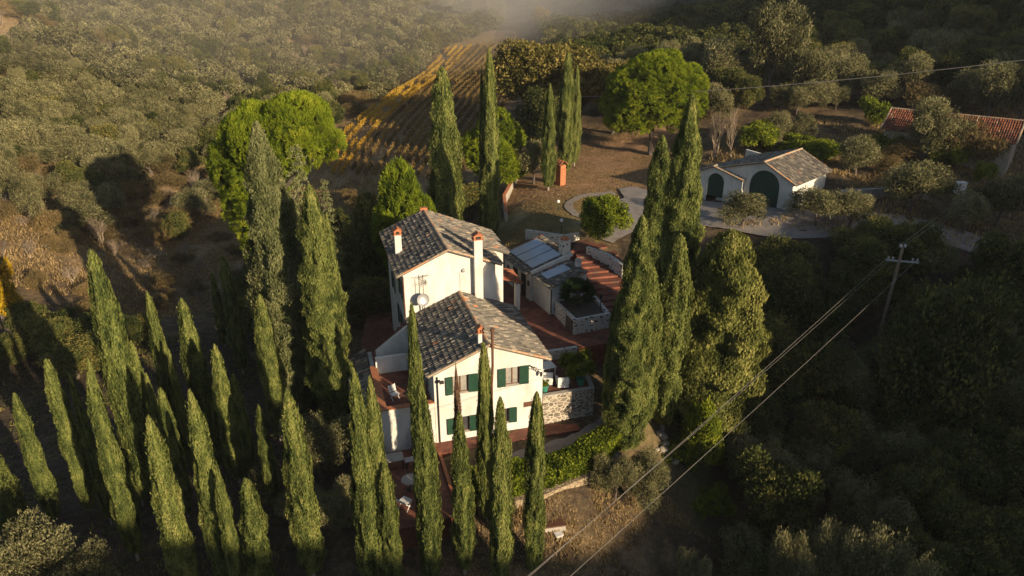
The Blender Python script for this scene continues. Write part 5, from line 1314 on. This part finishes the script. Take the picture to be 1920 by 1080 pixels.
LT = [(1700,1010,858,120,'tallest sunlit crown in the lower right wood'),(1545,1090,955,120,'sunlit grey crown low in the right wood, left of the tallest one'),(1655,1140,1010,130,'sunlit crown cut by the bottom edge right of the grey one'),(1765,720,556,190,'broad green crown in the right wood beside the pole'),(1890,560,435,120,'yellow tinged tree at the right edge of the wood'),(1480,1110,985,90,'pale crown at the left of the sunlit tops along the bottom edge')]
for i, (px_, by, ty, w_, lab) in enumerate(LT):
    put('broadleaf_tree' if i in (0, 3, 4) else 'olive_tree', px_, by, ty, w_, broads[i % 4] if i in (0, 3, 4) else olives_near[i % 2], lab, 'tree', Y=(38, 31, 29, 45, 55, 30)[i], href=7.0 if i in (0, 3, 4) else 4.6, rref=3.2 if i in (0, 3, 4) else 2.5, tr='broad' if i in (0, 3, 4) else 'olive')

# dark shrubs on the bank between the farmhouse and the valley, and along the garden edge
bank = [(-13, 58), (-20, 50), (-27, 60), (-30, 76), (-22, 90), (-8, 92), (-4.5, 84), (-7, 72), (-9.5, 68), (-12.5, 64)]
for (x, y, g) in scatter(bank, 3.4, 31, avoid=2.2):
    simple_tree('evergreen_shrub', x, y, g, broads[rg.randrange(4)], rg.uniform(.5, .75), rg.uniform(.4, .62), 'dark evergreen shrub on the bank between the farmhouse and the valley', 'shrub', 'dark shrubs of the bank', None, rg)
valley = [(-33, 55), (-34, 61), (-50, 62), (-48, 53)]
for (x, y, g) in scatter(valley, 3.1, 37, avoid=2.0):
    simple_tree('valley_tree', x, y, g, broads[rg.randrange(4)], rg.uniform(.45, .75), rg.uniform(.4, .6), 'dark tree of the small wood on the valley floor at the left', 'tree', 'trees of the valley floor', btrunks[0], rg)
for (x, y, g) in scatter([(-62, 66), (-42, 66), (-20, 72), (-22, 104), (-50, 100), (-62, 84)], 4.4, 41, avoid=2.5):
    if rg.random() < 0.75: simple_tree('scrub_bush', x, y, g, bares[rg.randrange(3)] if rg.random() < .3 else russets[rg.randrange(3)], rg.uniform(.5, .9), rg.uniform(.4, .7), 'low brown scrub bush in the shaded valley left of the pine', 'bush', 'scrub of the shaded valley', None, rg)
for i, (x, y, g) in enumerate(scatter([(10, 45), (12.5, 38), (14, 36), (16, 44), (17.5, 52), (14.5, 54)], 2.2, 43, avoid=1.2)):
    simple_tree('green_shrub', x, y, g, greens[rg.randrange(2)], rg.uniform(.6, 1.1), rg.uniform(.4, .8), 'low green shrub on the slope below the wide bushy cypress', 'shrub', 'green shrubs below the cypress cluster', None, rg)

# vineyard rows: end points on the ground
A0, A1 = Vector((-31.5, 113, 0)), Vector((-17, 205, 0))
B0, B1 = Vector((-7.5, 96, 0)), Vector((14, 208, 0))
NR = 17
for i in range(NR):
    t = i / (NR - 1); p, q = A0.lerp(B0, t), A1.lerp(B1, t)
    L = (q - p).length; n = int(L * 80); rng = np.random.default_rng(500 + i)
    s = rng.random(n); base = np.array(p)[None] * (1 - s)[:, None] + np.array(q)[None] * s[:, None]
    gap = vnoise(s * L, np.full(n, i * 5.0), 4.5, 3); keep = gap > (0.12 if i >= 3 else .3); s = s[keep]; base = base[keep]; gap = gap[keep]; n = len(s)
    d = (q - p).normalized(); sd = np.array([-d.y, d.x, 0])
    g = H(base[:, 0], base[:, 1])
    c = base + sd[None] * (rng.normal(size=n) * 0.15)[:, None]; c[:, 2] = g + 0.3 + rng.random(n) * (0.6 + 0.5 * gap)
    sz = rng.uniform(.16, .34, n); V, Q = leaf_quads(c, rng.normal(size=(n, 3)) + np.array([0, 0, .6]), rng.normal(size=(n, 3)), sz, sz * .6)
    me = np_mesh('vine_row', V, Q, np.clip(rng.random(n) * .6 + .4 * gap, 0, 1), M['vine' if i < 4 else 'vine_brown'])  # leftmost rows get golden leaves, all the others browner ones
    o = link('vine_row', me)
    tag(o, 'golden leafed vine row at the left side of the vineyard' if i < 4 else 'brownish vine row of the larger right part of the vineyard', 'vine row', 'golden vine rows' if i < 4 else 'brown vine rows')

# clipped hedge below the farmhouse
def hedge(name, pts, w, h, mat, label, dens=420, seed=1, leaf=0.16):
    rng = np.random.default_rng(seed); Vs, Qs, Ts = [], [], []; off = 0
    for (x0, y0), (x1, y1) in zip(pts[:-1], pts[1:]):
        L = math.hypot(x1 - x0, y1 - y0); n = int(L * (w + 2 * h) * dens)
        d = np.array([(x1 - x0) / L, (y1 - y0) / L]); nn = np.array([-d[1], d[0]])
        s = rng.random(n) * L; u = rng.random(n) * (w + 2 * h)
        o_ = np.where(u < h, -w / 2, np.where(u > h + w, w / 2, u - h - w / 2)); zz = np.where(u < h, u, np.where(u > h + w, w + 2 * h - u, h))
        wob = 0.35 * (vnoise(s + x0 * 3, u, 1.1, 3) - .5)
        xy = np.array([x0, y0])[None] + d[None] * s[:, None] + nn[None] * (o_ * (1 + wob) + rng.normal(size=n) * .05)[:, None]
        g = H(xy[:, 0], xy[:, 1]); z = np.maximum(g, -0.35) + zz * (1 + wob * .6) + rng.normal(size=n) * .05
        c = np.column_stack([xy, z]); sz = leaf * rng.uniform(.6, 1.4, n)
        V, Q = leaf_quads(c, rng.normal(size=(n, 3)) + np.array([0, 0, .4]), rng.normal(size=(n, 3)) + np.array([0, 0, .8]), sz, sz * .6)
        Vs.append(V); Qs.append(Q + off); off += len(V); Ts.append(np.clip(rng.random(n) * .7 + (wob) , 0, 1))
        mbx = []
        for ss in (0, L):
            for oo, hh in ((-w/2*.8, -.6), (-w/2*.8, h*.86), (w/2*.8, h*.86), (w/2*.8, -.6)):
                p = np.array([x0, y0]) + d * ss + nn * oo; mbx.append([p[0], p[1], max(h1(p[0], p[1]), -.35) + hh])
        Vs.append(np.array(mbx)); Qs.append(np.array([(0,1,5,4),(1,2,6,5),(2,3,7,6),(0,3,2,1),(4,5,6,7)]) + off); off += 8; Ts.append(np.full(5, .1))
    me = np_mesh(name, np.vstack(Vs), np.vstack(Qs), np.concatenate(Ts), mat)
    return tag(link(name, me), label, 'hedge')
hedge('hedge', [(-3.0, 34.4), (-0.2, 34.9), (2.4, 35.9), (4.6, 37.3), (6.6, 39.6)], 1.6, 1.25, M['laurel'], 'clipped bright green hedge along the gravel path below the farmhouse')
x0, y0 = hit(1405, 262); x1, y1 = hit(1500, 285); x2, y2 = hit(1560, 300)
hedge('hedge', [(x0, y0), (x1, y1), (x2, y2)], 1.8, 1.8, M['laurel'], 'dark green hedge running behind the garage', 200, 2, .3)

# ground cover: dry tufts on the open slopes
def tufts(name, poly, n, mat, label, seed, h=(.15, .45), w=0.07, blades=6, sp=.12):
    rng = np.random.default_rng(seed); xs = [p[0] for p in poly]; ys = [p[1] for p in poly]
    x = rng.uniform(min(xs), max(xs), n); y = rng.uniform(min(ys), max(ys), n)
    k = inpoly(x, y, poly) & (vnoise(x, y, 2.5, seed) > 0.3); x, y = x[k], y[k]
    g = H(x, y); m = len(x); ok = np.array([inframe(a_, b_, c2, 30) for a_, b_, c2 in zip(x, y, g)]); x, y, g = x[ok], y[ok], g[ok]; m = len(x)
    X = np.repeat(np.stack([x, y, g], 1), blades, 0); hh = rng.uniform(*h, m * blades)
    ax = rng.normal(size=(m * blades, 3)) * .35 + np.array([0, 0, 1])
    X[:, :2] += rng.normal(size=(m * blades, 2)) * sp; X[:, 2] += hh * .4
    V, Q = leaf_quads(X, ax, rng.normal(size=(m * blades, 3)), hh, w)
    me = np_mesh(name, V, Q, np.repeat(rng.random(m) * .5, blades) + rng.random(m * blades) * .5, mat)
    return tag(link(name, me), label, None, None, 'stuff')
tufts('dry_grass', [(-9, 28), (-3, 33), (5, 36), (9, 39), (15, 34), (14, 26), (-8, 24)], 16000, M['dry'], 'dry straw coloured grass on the slope below the hedge', 61, (.12, .35), .05)
tufts('scrub_grass', [(-90, 60), (-70, 84), (-44, 104), (-30, 114), (-16, 100), (-24, 74), (-40, 66)], 26000, M['dry'], 'dry grass and bracken covering the valley sides', 62, (.2, .6), .085, 7, .35)
tufts('scrub_grass', [(-55, 22), (-60, 62), (-20, 62), (-14, 40), (-12, 26)], 12000, M['broad'], 'dark grass of the field among the left cypresses', 63, (.1, .3), .07, 5, .2)
tufts('scrub_grass', [(20, 66), (60, 62), (70, 100), (30, 100), (24, 86), (37, 78), (33, 70)], 9000, M['dry'], 'dry grass between the olives around garage and barn', 64, (.2, .6), .1, 5, .3)

tufts('yard_litter', garden, 9000, M['russet'], 'fallen leaves and tufts strewn over the garden yard', 65, (.04, .14), .08, 4, .3)
tufts('lawn_grass', lawn, 9000, M['dry'], 'short dry grass of the lawn', 66, (.04, .12), .05, 5, .2)
# ------------------------------------------------------------------ pole and wires
def cable(name, a_, b_, sag, r, mat, label):
    a_, b_ = Vector(a_), Vector(b_); n = 28
    p = [a_.lerp(b_, i / n) - Vector((0, 0, sag * 4 * (i / n) * (1 - i / n))) for i in range(n + 1)]
    mb = MB(); mb.tube(p, r, 5); return tag(mb.build(name, mat), label, 'cable')
pt = at(1693, 462, 52); pb_x = pt.x
pole = empty('utility_pole', (pt.x - .35, 52, h1(pt.x, 52)), 0, 'slim utility pole with one crossarm and glass insulators rising from the dark wood', 'utility pole')
zt = pt.z; z0 = h1(pt.x, 52) - .5
mb = MB(); mb.tube([(pt.x - .35, 52, z0), (pt.x, 52, zt)], [.17, .11], 10); mb.build('post', M['pole_wood'], pole)
ca_, cb_ = at(1662, 484, 52.2), at(1722, 496, 51.6); ca_.z = cb_.z = (ca_.z + cb_.z) / 2
mb = MB(); d = (cb_ - ca_).normalized(); sd = Vector((-d.y, d.x, 0)) * .05; mb.add([ca_ - sd + Vector((0,0,-.06)), cb_ - sd + Vector((0,0,-.06)), cb_ + sd + Vector((0,0,-.06)), ca_ + sd + Vector((0,0,-.06)), ca_ - sd + Vector((0,0,.06)), cb_ - sd + Vector((0,0,.06)), cb_ + sd + Vector((0,0,.06)), ca_ + sd + Vector((0,0,.06))], [(0,3,2,1),(4,5,6,7),(0,1,5,4),(1,2,6,5),(2,3,7,6),(3,0,4,7)])
mb.build('crossarm', M['metal'], pole)
for t in (.06, .2, .8, .94):
    p = ca_.lerp(cb_, t); mb = MB(); mb.tube([p + Vector((0,0,.05)), p + Vector((0,0,.16))], .02, 5); mb.lathe([(.03,.14),(.08,.16),(.06,.22),(.08,.25),(.04,.31),(0,.32)], 10, M=Matrix.Translation(p)); mb.build('insulator', M['metal'], pole)
for t in (-.16, .16):
    p = pt + Vector((t, 0, 0)); mb = MB(); mb.lathe([(.03,-.1),(.12,-.02),(.09,.06),(.12,.1),(.06,.18),(0,.19)], 10, M=Matrix.Translation(p)); mb.build('insulator', M['metal'], pole)
adopt(pole)
M['wire'] = mat_rough('wire', (0.20, 0.185, 0.16), (0.27, 0.25, 0.22), 1, 0.5, 0, metallic=0.3)
la = ca_.lerp(cb_, .06) + Vector((0, 0, .3)); lb = ca_.lerp(cb_, .94) + Vector((0, 0, .3))
def extend(p, q, k): return p + (q - p) * k
cable('power_line', la, extend(la, at(985, 1080, 20), 1.35), 0.25, 0.011, M['wire'], 'upper of the two thick power lines running from the pole to the bottom edge')
cable('power_line', lb, extend(lb, at(1062, 1080, 20), 1.35), 0.25, 0.011, M['wire'], 'lower of the two thick power lines running from the pole to the bottom edge')
lc = ca_.lerp(cb_, .2) + Vector((0, 0, .3))
cable('power_line', lc, extend(lc, at(978, 1080, 20.5), 1.35), 0.35, 0.009, M['wire'], 'hair thin line running just above the upper power line')
cable('power_line', pt + Vector((-.16, 0, .15)), at(1930, 255, 88), 0.5, 0.010, M['wire'], 'thin line climbing from the pole head towards the barn, left one')
cable('power_line', pt + Vector((.16, 0, .15)), at(1950, 262, 87), 0.5, 0.010, M['wire'], 'thin line climbing from the pole head towards the barn, right one')
cable('overhead_cable', at(1010, 183, 100), at(2050, 96, 70), 0.9, 0.04, M['wire'], 'long pale overhead cable crossing before the round pine and the right olives')
fp = at(1274, 0, 262)

# ------------------------------------------------------------------ garden things
bx, by_ = hit(1051, 346)
br = empty('brick_pillar', (bx, by_, h1(bx, by_)), 0, 'brick pillar with a tiny tiled roof between two garden cypresses', 'pillar')
BMx = Matrix.Translation((bx, by_, h1(bx, by_))) @ Matrix.Rotation(rad(38), 4, 'Z')
mb = MB(); mb.box(-.42, .42, -.42, .42, -.3, 1.75, M=BMx); mb.box(-.47, .47, -.47, .47, 1.755, 1.86, M=BMx); mb.box(-.4, .4, -.4, .4, 1.865, 2.35, M=BMx); mb.build('shaft', M['brick'], br, .01)
mb = MB(); slope_tiles(mb, BMx @ Vector((0, -.55, 2.85)), BMx @ Vector((0, .55, 2.85)), BMx @ Vector((-.6, -.55, 2.35)), BMx @ Vector((-.6, .55, 2.35)), .2, .3, 1); slope_tiles(mb, BMx @ Vector((0, -.55, 2.85)), BMx @ Vector((0, .55, 2.85)), BMx @ Vector((.6, -.55, 2.35)), BMx @ Vector((.6, .55, 2.35)), .2, .3, 2); mb.build('roof', M['tile_red'], br)
adopt(br)
def lamp_post(px, py, hgt, label):
    x, y = hit(px, py); g = h1(x, y); o = empty('garden_lamp', (x, y, g), 0, label, 'garden lamp', 'garden lamps')
    mb = MB(); mb.tube([(0, 0, -.1), (0, 0, hgt)], .04, 8); mb.build('pole', M['shutter'], o)
    mb = MB(); mb.lathe([(.05, hgt), (.16, hgt + .08), (.19, hgt + .2), (.12, hgt + .32), (0, hgt + .36)], 12); mb.build('lamp_head', M['white'], o)
lamp_post(1046, 399, 1.0, 'short green garden lamp with a white head on the lawn')
lamp_post(1052, 447, 1.6, 'dark garden lamp at the corner of the lawn wall')
# fan palm in the planter
rng = np.random.default_rng(77); Vs, Qs, Ts = [], [], []; off = 0
for k in range(90):
    a = rng.random() * 6.283; el = rng.uniform(-.15, 1.35); L = rng.uniform(.9, 1.3)
    tip = np.array([math.cos(a) * math.cos(el), math.sin(a) * math.cos(el), math.sin(el)]) * L
    n = 14; f = np.linspace(-.9, .9, n); sd = np.cross(tip, [0, 0, 1]); sd /= np.linalg.norm(sd) + 1e-6
    upv = np.cross(sd, tip); upv /= np.linalg.norm(upv)
    dirs = (tip / L)[None] * np.cos(f)[:, None] + sd[None] * np.sin(f)[:, None] - upv[None] * (0.25 * np.abs(f))[:, None]
    c = tip[None] * .55 + dirs * .36
    V, Q = leaf_quads(c, dirs, np.repeat(upv[None], n, 0), .75, .075); Vs.append(V); Qs.append(Q + off); off += len(V); Ts.append(rng.random(n) * .5 + .2)
pm = np_mesh('palm_fronds', np.vstack(Vs), np.vstack(Qs), np.concatenate(Ts), M['palm'])
pxy = sm2w(13.4, 9.6)
pal = empty('fan_palm', (pxy.x, pxy.y, 3.85), 0, 'dark fan palm filling the white stone planter', 'palm'); pf = link('fronds', pm, pal, (0, 0, 1.1)); pf.scale = (1.25, 1.25, 1.1)
mb = MB(); mb.tube([(0, 0, -.1), (0, 0, .6), (0.05, 0, 1.2)], [.2, .17, .15], 9); mb.build('trunk', M['bark'], pal)
mb = MB(); mb.tube([(0,0,-.05),(0,0,1.1)], .035, 7); mb.lathe([(.04,1.1),(.11,1.18),(.13,1.4),(0,1.5)], 10)
o = mb.build('planter_lamp', M['iron']); q = sm2w(14.8, 8.2); o.location = (q.x, q.y, 3.85); tag(o, 'small dark lamp standing in the planter beside the palm', 'garden lamp')

# terrace furniture
def slat_chair(x, y, z, rz, mat, label, kind='garden_chair', recl=0.0, s=1.0):
    o = empty(kind, (x, y, z), rz, label, 'chair'); o.scale = (s, s, s)
    f = MB()
    for sx in (-.24, .24):
        f.tube([(sx, -.22, 0), (sx, .2, .42)], .018, 6); f.tube([(sx, .22, 0), (sx, -.2, .42), ], .018, 6)
    f.build('legs', mat, o)
    m_ = MB()
    for k in range(6): m_.box(-.25, .25, -.24 + k * .08, -.18 + k * .08, .42, .44)
    m_.build('seat', mat, o)
    m_ = MB()
    for k in range(5): m_.box(-.25, .25, .24 + k * (.02 + recl), .26 + k * (.02 + recl), .50 + k * .09, .57 + k * .09)
    for sx in (-.26, .24): m_.tube([(sx, .2, .42), (sx, .26 + 5 * (.02 + recl), .97)], .016, 6)
    m_.build('backrest', mat, o); return o
def wxy(s, m): p = sm2w(s, m); return p.x, p.y
x, y = wxy(-2.3, 1.9); slat_chair(x, y, 2.66, rad(40), M['white'], 'white slatted folding chair on the roof terrace')
x, y = wxy(-1.5, 1.7); slat_chair(x, y, 2.66, rad(-120), M['iron'], 'dark folding chair facing the white one on the roof terrace')
def rtable(name, x, y, z, R, h, mt, ml, label):
    o = empty(name, (x, y, z), 0, label, 'table'); mb = MB(); mb.lathe([(0, h), (R, h), (R, h - .04), (0, h - .04)], 24); mb.build('tabletop', mt, o)
    mb = MB(); mb.tube([(0, 0, 0.03), (0, 0, h - .04)], .04, 8); mb.lathe([(0, .03), (R * .5, .02), (R * .5, 0), (0, 0)], 14); mb.build('pedestal', ml, o)
x, y = wxy(-2.35, -4.0); rtable('round_table', x, y, -.05, .52, .74, M['concrete'], M['iron'], 'round pale table on the lower red patio')
x, y = wxy(-2.9, -5.6); slat_chair(x, y, -.05, rad(150), M['white'], 'pale reclining slatted chair on the lower red patio', recl=.06, s=1.25)
x, y = wxy(-3.9, -5.3); slat_chair(x, y, -.05, rad(200), M['wood'], 'wooden chair beside the pale recliner on the lower patio')
def box_table(name, x, y, z, rz, w, d, h, mt, ml, label, cat='table'):
    o = empty(name, (x, y, z), rz, label, cat); mb = MB(); mb.box(-w/2, w/2, -d/2, d/2, h - .06, h); mb.build('tabletop', mt, o, .01)
    for sx in (-1, 1):
        for sy in (-1, 1):
            mb = MB(); mb.box(sx*(w/2-.08)-.035, sx*(w/2-.08)+.035, sy*(d/2-.08)-.035, sy*(d/2-.08)+.035, 0, h - .062); mb.build('leg', ml, o)
x, y = wxy(-3.2, -1.6); box_table('stone_table', x, y, -.05, HR, 1.6, .9, .75, M['concrete'], M['dark'], 'rectangular grey stone table below the annex wall')
x, y = wxy(-2.0, -1.9); box_table('side_table', x, y, -.05, HR, .7, .5, .6, M['metal'], M['iron'], 'small pale side table right of the stone table')
# barbecue against the annex wall
bq = empty('barbecue', (0, 0, 0), HR, 'stone barbecue with a white basin against the annex wall', 'barbecue'); bq.location = sm2w(-1.0, -.45, -.05)
mb = MB(); mb.box(-.55, .55, -.4, .4, 0, .85); mb.build('base', M['brick'], bq); mb = MB(); mb.box(-.5, .5, -.36, -.05, .852, 1.0); mb.build('basin', M['white'], bq); mb = MB(); mb.box(-.6, .6, 0, .42, .852, 1.5); mb.box(-.35, .35, .05, .4, 1.502, 2.3); mb.build('hood', M['stone'], bq)
# upper terrace set: rectangular pale dining table, cubes, pots
x, y = wxy(8.35, 2.9); box_table('dining_table', x, y, 2.2, HR + .1, 1.5, 1.0, .75, M['white'], M['white'], 'pale dining table beside the house on the upper terrace')
def armchair(x, y, z, rz, label):
    o = empty('armchair', (x, y, z), rz, label, 'armchair', 'white armchairs on the upper terrace')
    mb = MB(); mb.box(-.4, .4, -.4, .4, .06, .42); mb.build('seat', M['white'], o, .04)
    mb = MB(); mb.box(-.4, .4, .28, .42, .42, .85); mb.build('backrest', M['white'], o, .04)
    for sx in (-1, 1): mb = MB(); mb.box(sx*.38-.08, sx*.38+.08, -.4, .28, .30, .62); mb.build('armrest', M['white'], o, .03)
x, y = wxy(9.1, 1.1); armchair(x, y, 2.2, HR + 2.9, 'square white armchair near the edge of the upper terrace')
x, y = wxy(8.2, 1.75); armchair(x, y, 2.2, HR + 1.2, 'white armchair between the house wall and the dining table')
x, y = wxy(6.9, 11.9); box_table('folding_table', x + 1.2, y - 3.2, 2.8, HR + .3, 1.4, .7, .72, M['metal'], M['iron'], 'pale grey table on the courtyard behind the front wing')
def potted(x, y, z, R, h, me, k, label, potm='shutter'):
    o = empty('potted_plant', (x, y, z), 0, label, 'potted plant'); mb = MB(); mb.lathe([(R * .7, 0), (R, h), (R * 1.08, h), (R * 1.08, h - .06), (R * .9, h - .05), (0, h - .05)], 16); mb.build('pot', M[potm], o)
    p = link('foliage', me, o, (0, 0, h - .1)); p.scale = (k, k, k)
M['glazed'] = mat_rough('green_glaze', (0.03, 0.16, 0.12), (0.05, 0.24, 0.18), 4, 0.3, 0)
x, y = wxy(7.65, .75); potted(x, y, 2.2, .3, .55, greens[0], .22, 'green glazed pot with a small plant at the house corner of the terrace', 'glazed')
x, y = wxy(10.35, .9); potted(x, y, 2.2, .32, .55, greens[1], .62, 'green glazed pot with a full dark shrub at the outer terrace corner', 'glazed')
x, y = wxy(-4.0, -.6); potted(x, y, -.05, .3, .5, greens[1], .35, 'terracotta pot with a plant left of the annex wall', 'brick')
x, y = wxy(10.6, 2.6); potted(x, y, 2.2, .4, .4, greens[1], .7, 'dark shrub in a low pot on the right of the upper terrace', 'dark')
# flat red cover and white box on the slope
x, y = hit(1037, 985); g = h1(x, y); o = empty('stone_slab', (x, y, g), HR - .1, 'rust coloured flat slab on a low pale block in the dry grass', 'slab')
mb = MB(); mb.box(-.68, .68, -.55, .55, .06, .13); mb.build('top', M['rust'], o, .01); mb = MB(); mb.box(-.62, .62, -.56, .5, -.6, .055); mb.build('base', M['concrete'], o)
x, y = hit(1047, 1012); o = empty('white_stool', (x, y, h1(x, y)), .4, 'small white box standing just below the rust coloured slab', 'box')
mb = MB(); mb.box(-.2, .2, -.18, .18, -.3, .22); mb.build('body', M['concrete'], o, .02); mb = MB(); mb.box(-.24, .24, -.22, .22, .225, .26); mb.build('lid', M['white'], o, .01)
def rock(px, py, r, label, seed, mat='stone'):
    x, y = hit(px, py); rnd = random.Random(seed); bm = bmesh.new(); bmesh.ops.create_icosphere(bm, subdivisions=2, radius=r)
    for v in bm.verts: v.co *= rnd.uniform(.82, 1.1); v.co.z *= .7
    me = bpy.data.meshes.new('boulder'); bm.to_mesh(me); bm.free(); me.materials.append(M[mat]); o = link('boulder', me, None, (x, y, h1(x, y) + r * .2)); tag(o, label, 'boulder', 'boulders behind the power lines')
for i, (px_, py_, r) in enumerate(((1241,845,.42),(1247,836,.3),(1254,860,.3),(1264,866,.34),(1231,846,.22),(1236,818,.3),(1243,822,.34),(1216,870,.25))):
    rock(px_, py_, r, 'pale boulder on the dark soil right of the cypress trunks', i)
rock(1097, 480, .01, 'x', 1) if False else None
# white electricity box near the road bend, pale sheets in the valley
x, y = hit(1797, 366); mb = MB(); mb.box(-.45, .45, -.3, .3, -.2, 1.3); mb.box(-.5, .5, -.35, .35, 1.302, 1.36); o = mb.build('utility_box', M['white']); o.location = (x, y, h1(x, y)); tag(o, 'white utility cabinet near the road bend', 'cabinet')
for i, (px_, py_, lab) in enumerate(((89, 466, 'white crate lying in the lit dry grass of the valley side'), (186, 448, 'grey crate lying in the shaded valley'))):
    x, y = hit(px_, py_); mb = MB(); mb.box(-.5, .5, -.4, .4, -.1, .5); mb.box(-.44, .44, -.34, .34, .5, .56); o = mb.build('crate', M['white' if i == 0 else 'metal']); o.location = (x, y, h1(x, y)); o.rotation_euler = (.1, .08, .5); tag(o, lab, 'crate')
# thin post far away in the mist
x, y = at(1274, 20, 255).x, 255; mb = MB(); mb.tube([(x, y, h1(x, y)), (x, y, h1(x, y) + 9)], .12, 6); tag(mb.build('far_pole', M['pole_wood']), 'thin distant pole at the top edge in the mist', 'pole')

# ------------------------------------------------------------------ air
mm_ = bpy.data.materials.new('mist'); mm_.use_nodes = True; n = mm_.node_tree.nodes; n.remove(n['Principled BSDF'])
pv = n.new('ShaderNodeVolumePrincipled'); pv.inputs['Color'].default_value = (0.86, 0.89, 0.97, 1); pv.inputs['Density'].default_value = 0.0034
mm_.node_tree.links.new(pv.outputs[0], n['Material Output'].inputs['Volume'])
mm2_ = mm_.copy(); mm2_.name = 'thin_mist'; mm2_.node_tree.nodes['Principled Volume'].inputs['Density'].default_value = 0.0021; mm2_.node_tree.nodes['Principled Volume'].inputs['Color'].default_value = (0.98, 0.90, 0.76, 1)
for i, (cx, cy, cz, rx, ry, rz_) in enumerate(((38, 262, 30, 74, 46, 20), (4, 240, 15, 44, 42, 9), (70, 285, 38, 90, 36, 16), (-60, 245, 24, 110, 130, 26))):
    mb = MB(); mb.lathe([(math.sin(t) * 1.0, -math.cos(t)) for t in np.linspace(0, math.pi, 17)], 32)
    o = mb.build('mist', mm_ if i < 3 else mm2_); o.location = (cx, cy, cz); o.scale = (rx, ry, rz_); tag(o, 'thin mist drifting over the top of the vineyard and the far slopes', None, None, 'stuff')
ZTOP = float(Zr.max()) + 8; print('ZTOP', ZTOP, Zr.min())
mb = MB(); mb.box(-330, 340, -270, 530, -25, ZTOP)
hz = mb.build('haze', M['white']); hz['kind'] = 'stuff'
hm = bpy.data.materials.new('haze'); hm.use_nodes = True; n = hm.node_tree.nodes; n.remove(n['Principled BSDF'])
pv = n.new('ShaderNodeVolumePrincipled'); pv.inputs['Color'].default_value = (0.80, 0.84, 0.92, 1); pv.inputs['Density'].default_value = 0.00014; pv.inputs['Anisotropy'].default_value = 0.0
hm.node_tree.links.new(pv.outputs[0], n['Material Output'].inputs['Volume'])
hz.data.materials.clear(); hz.data.materials.append(hm)
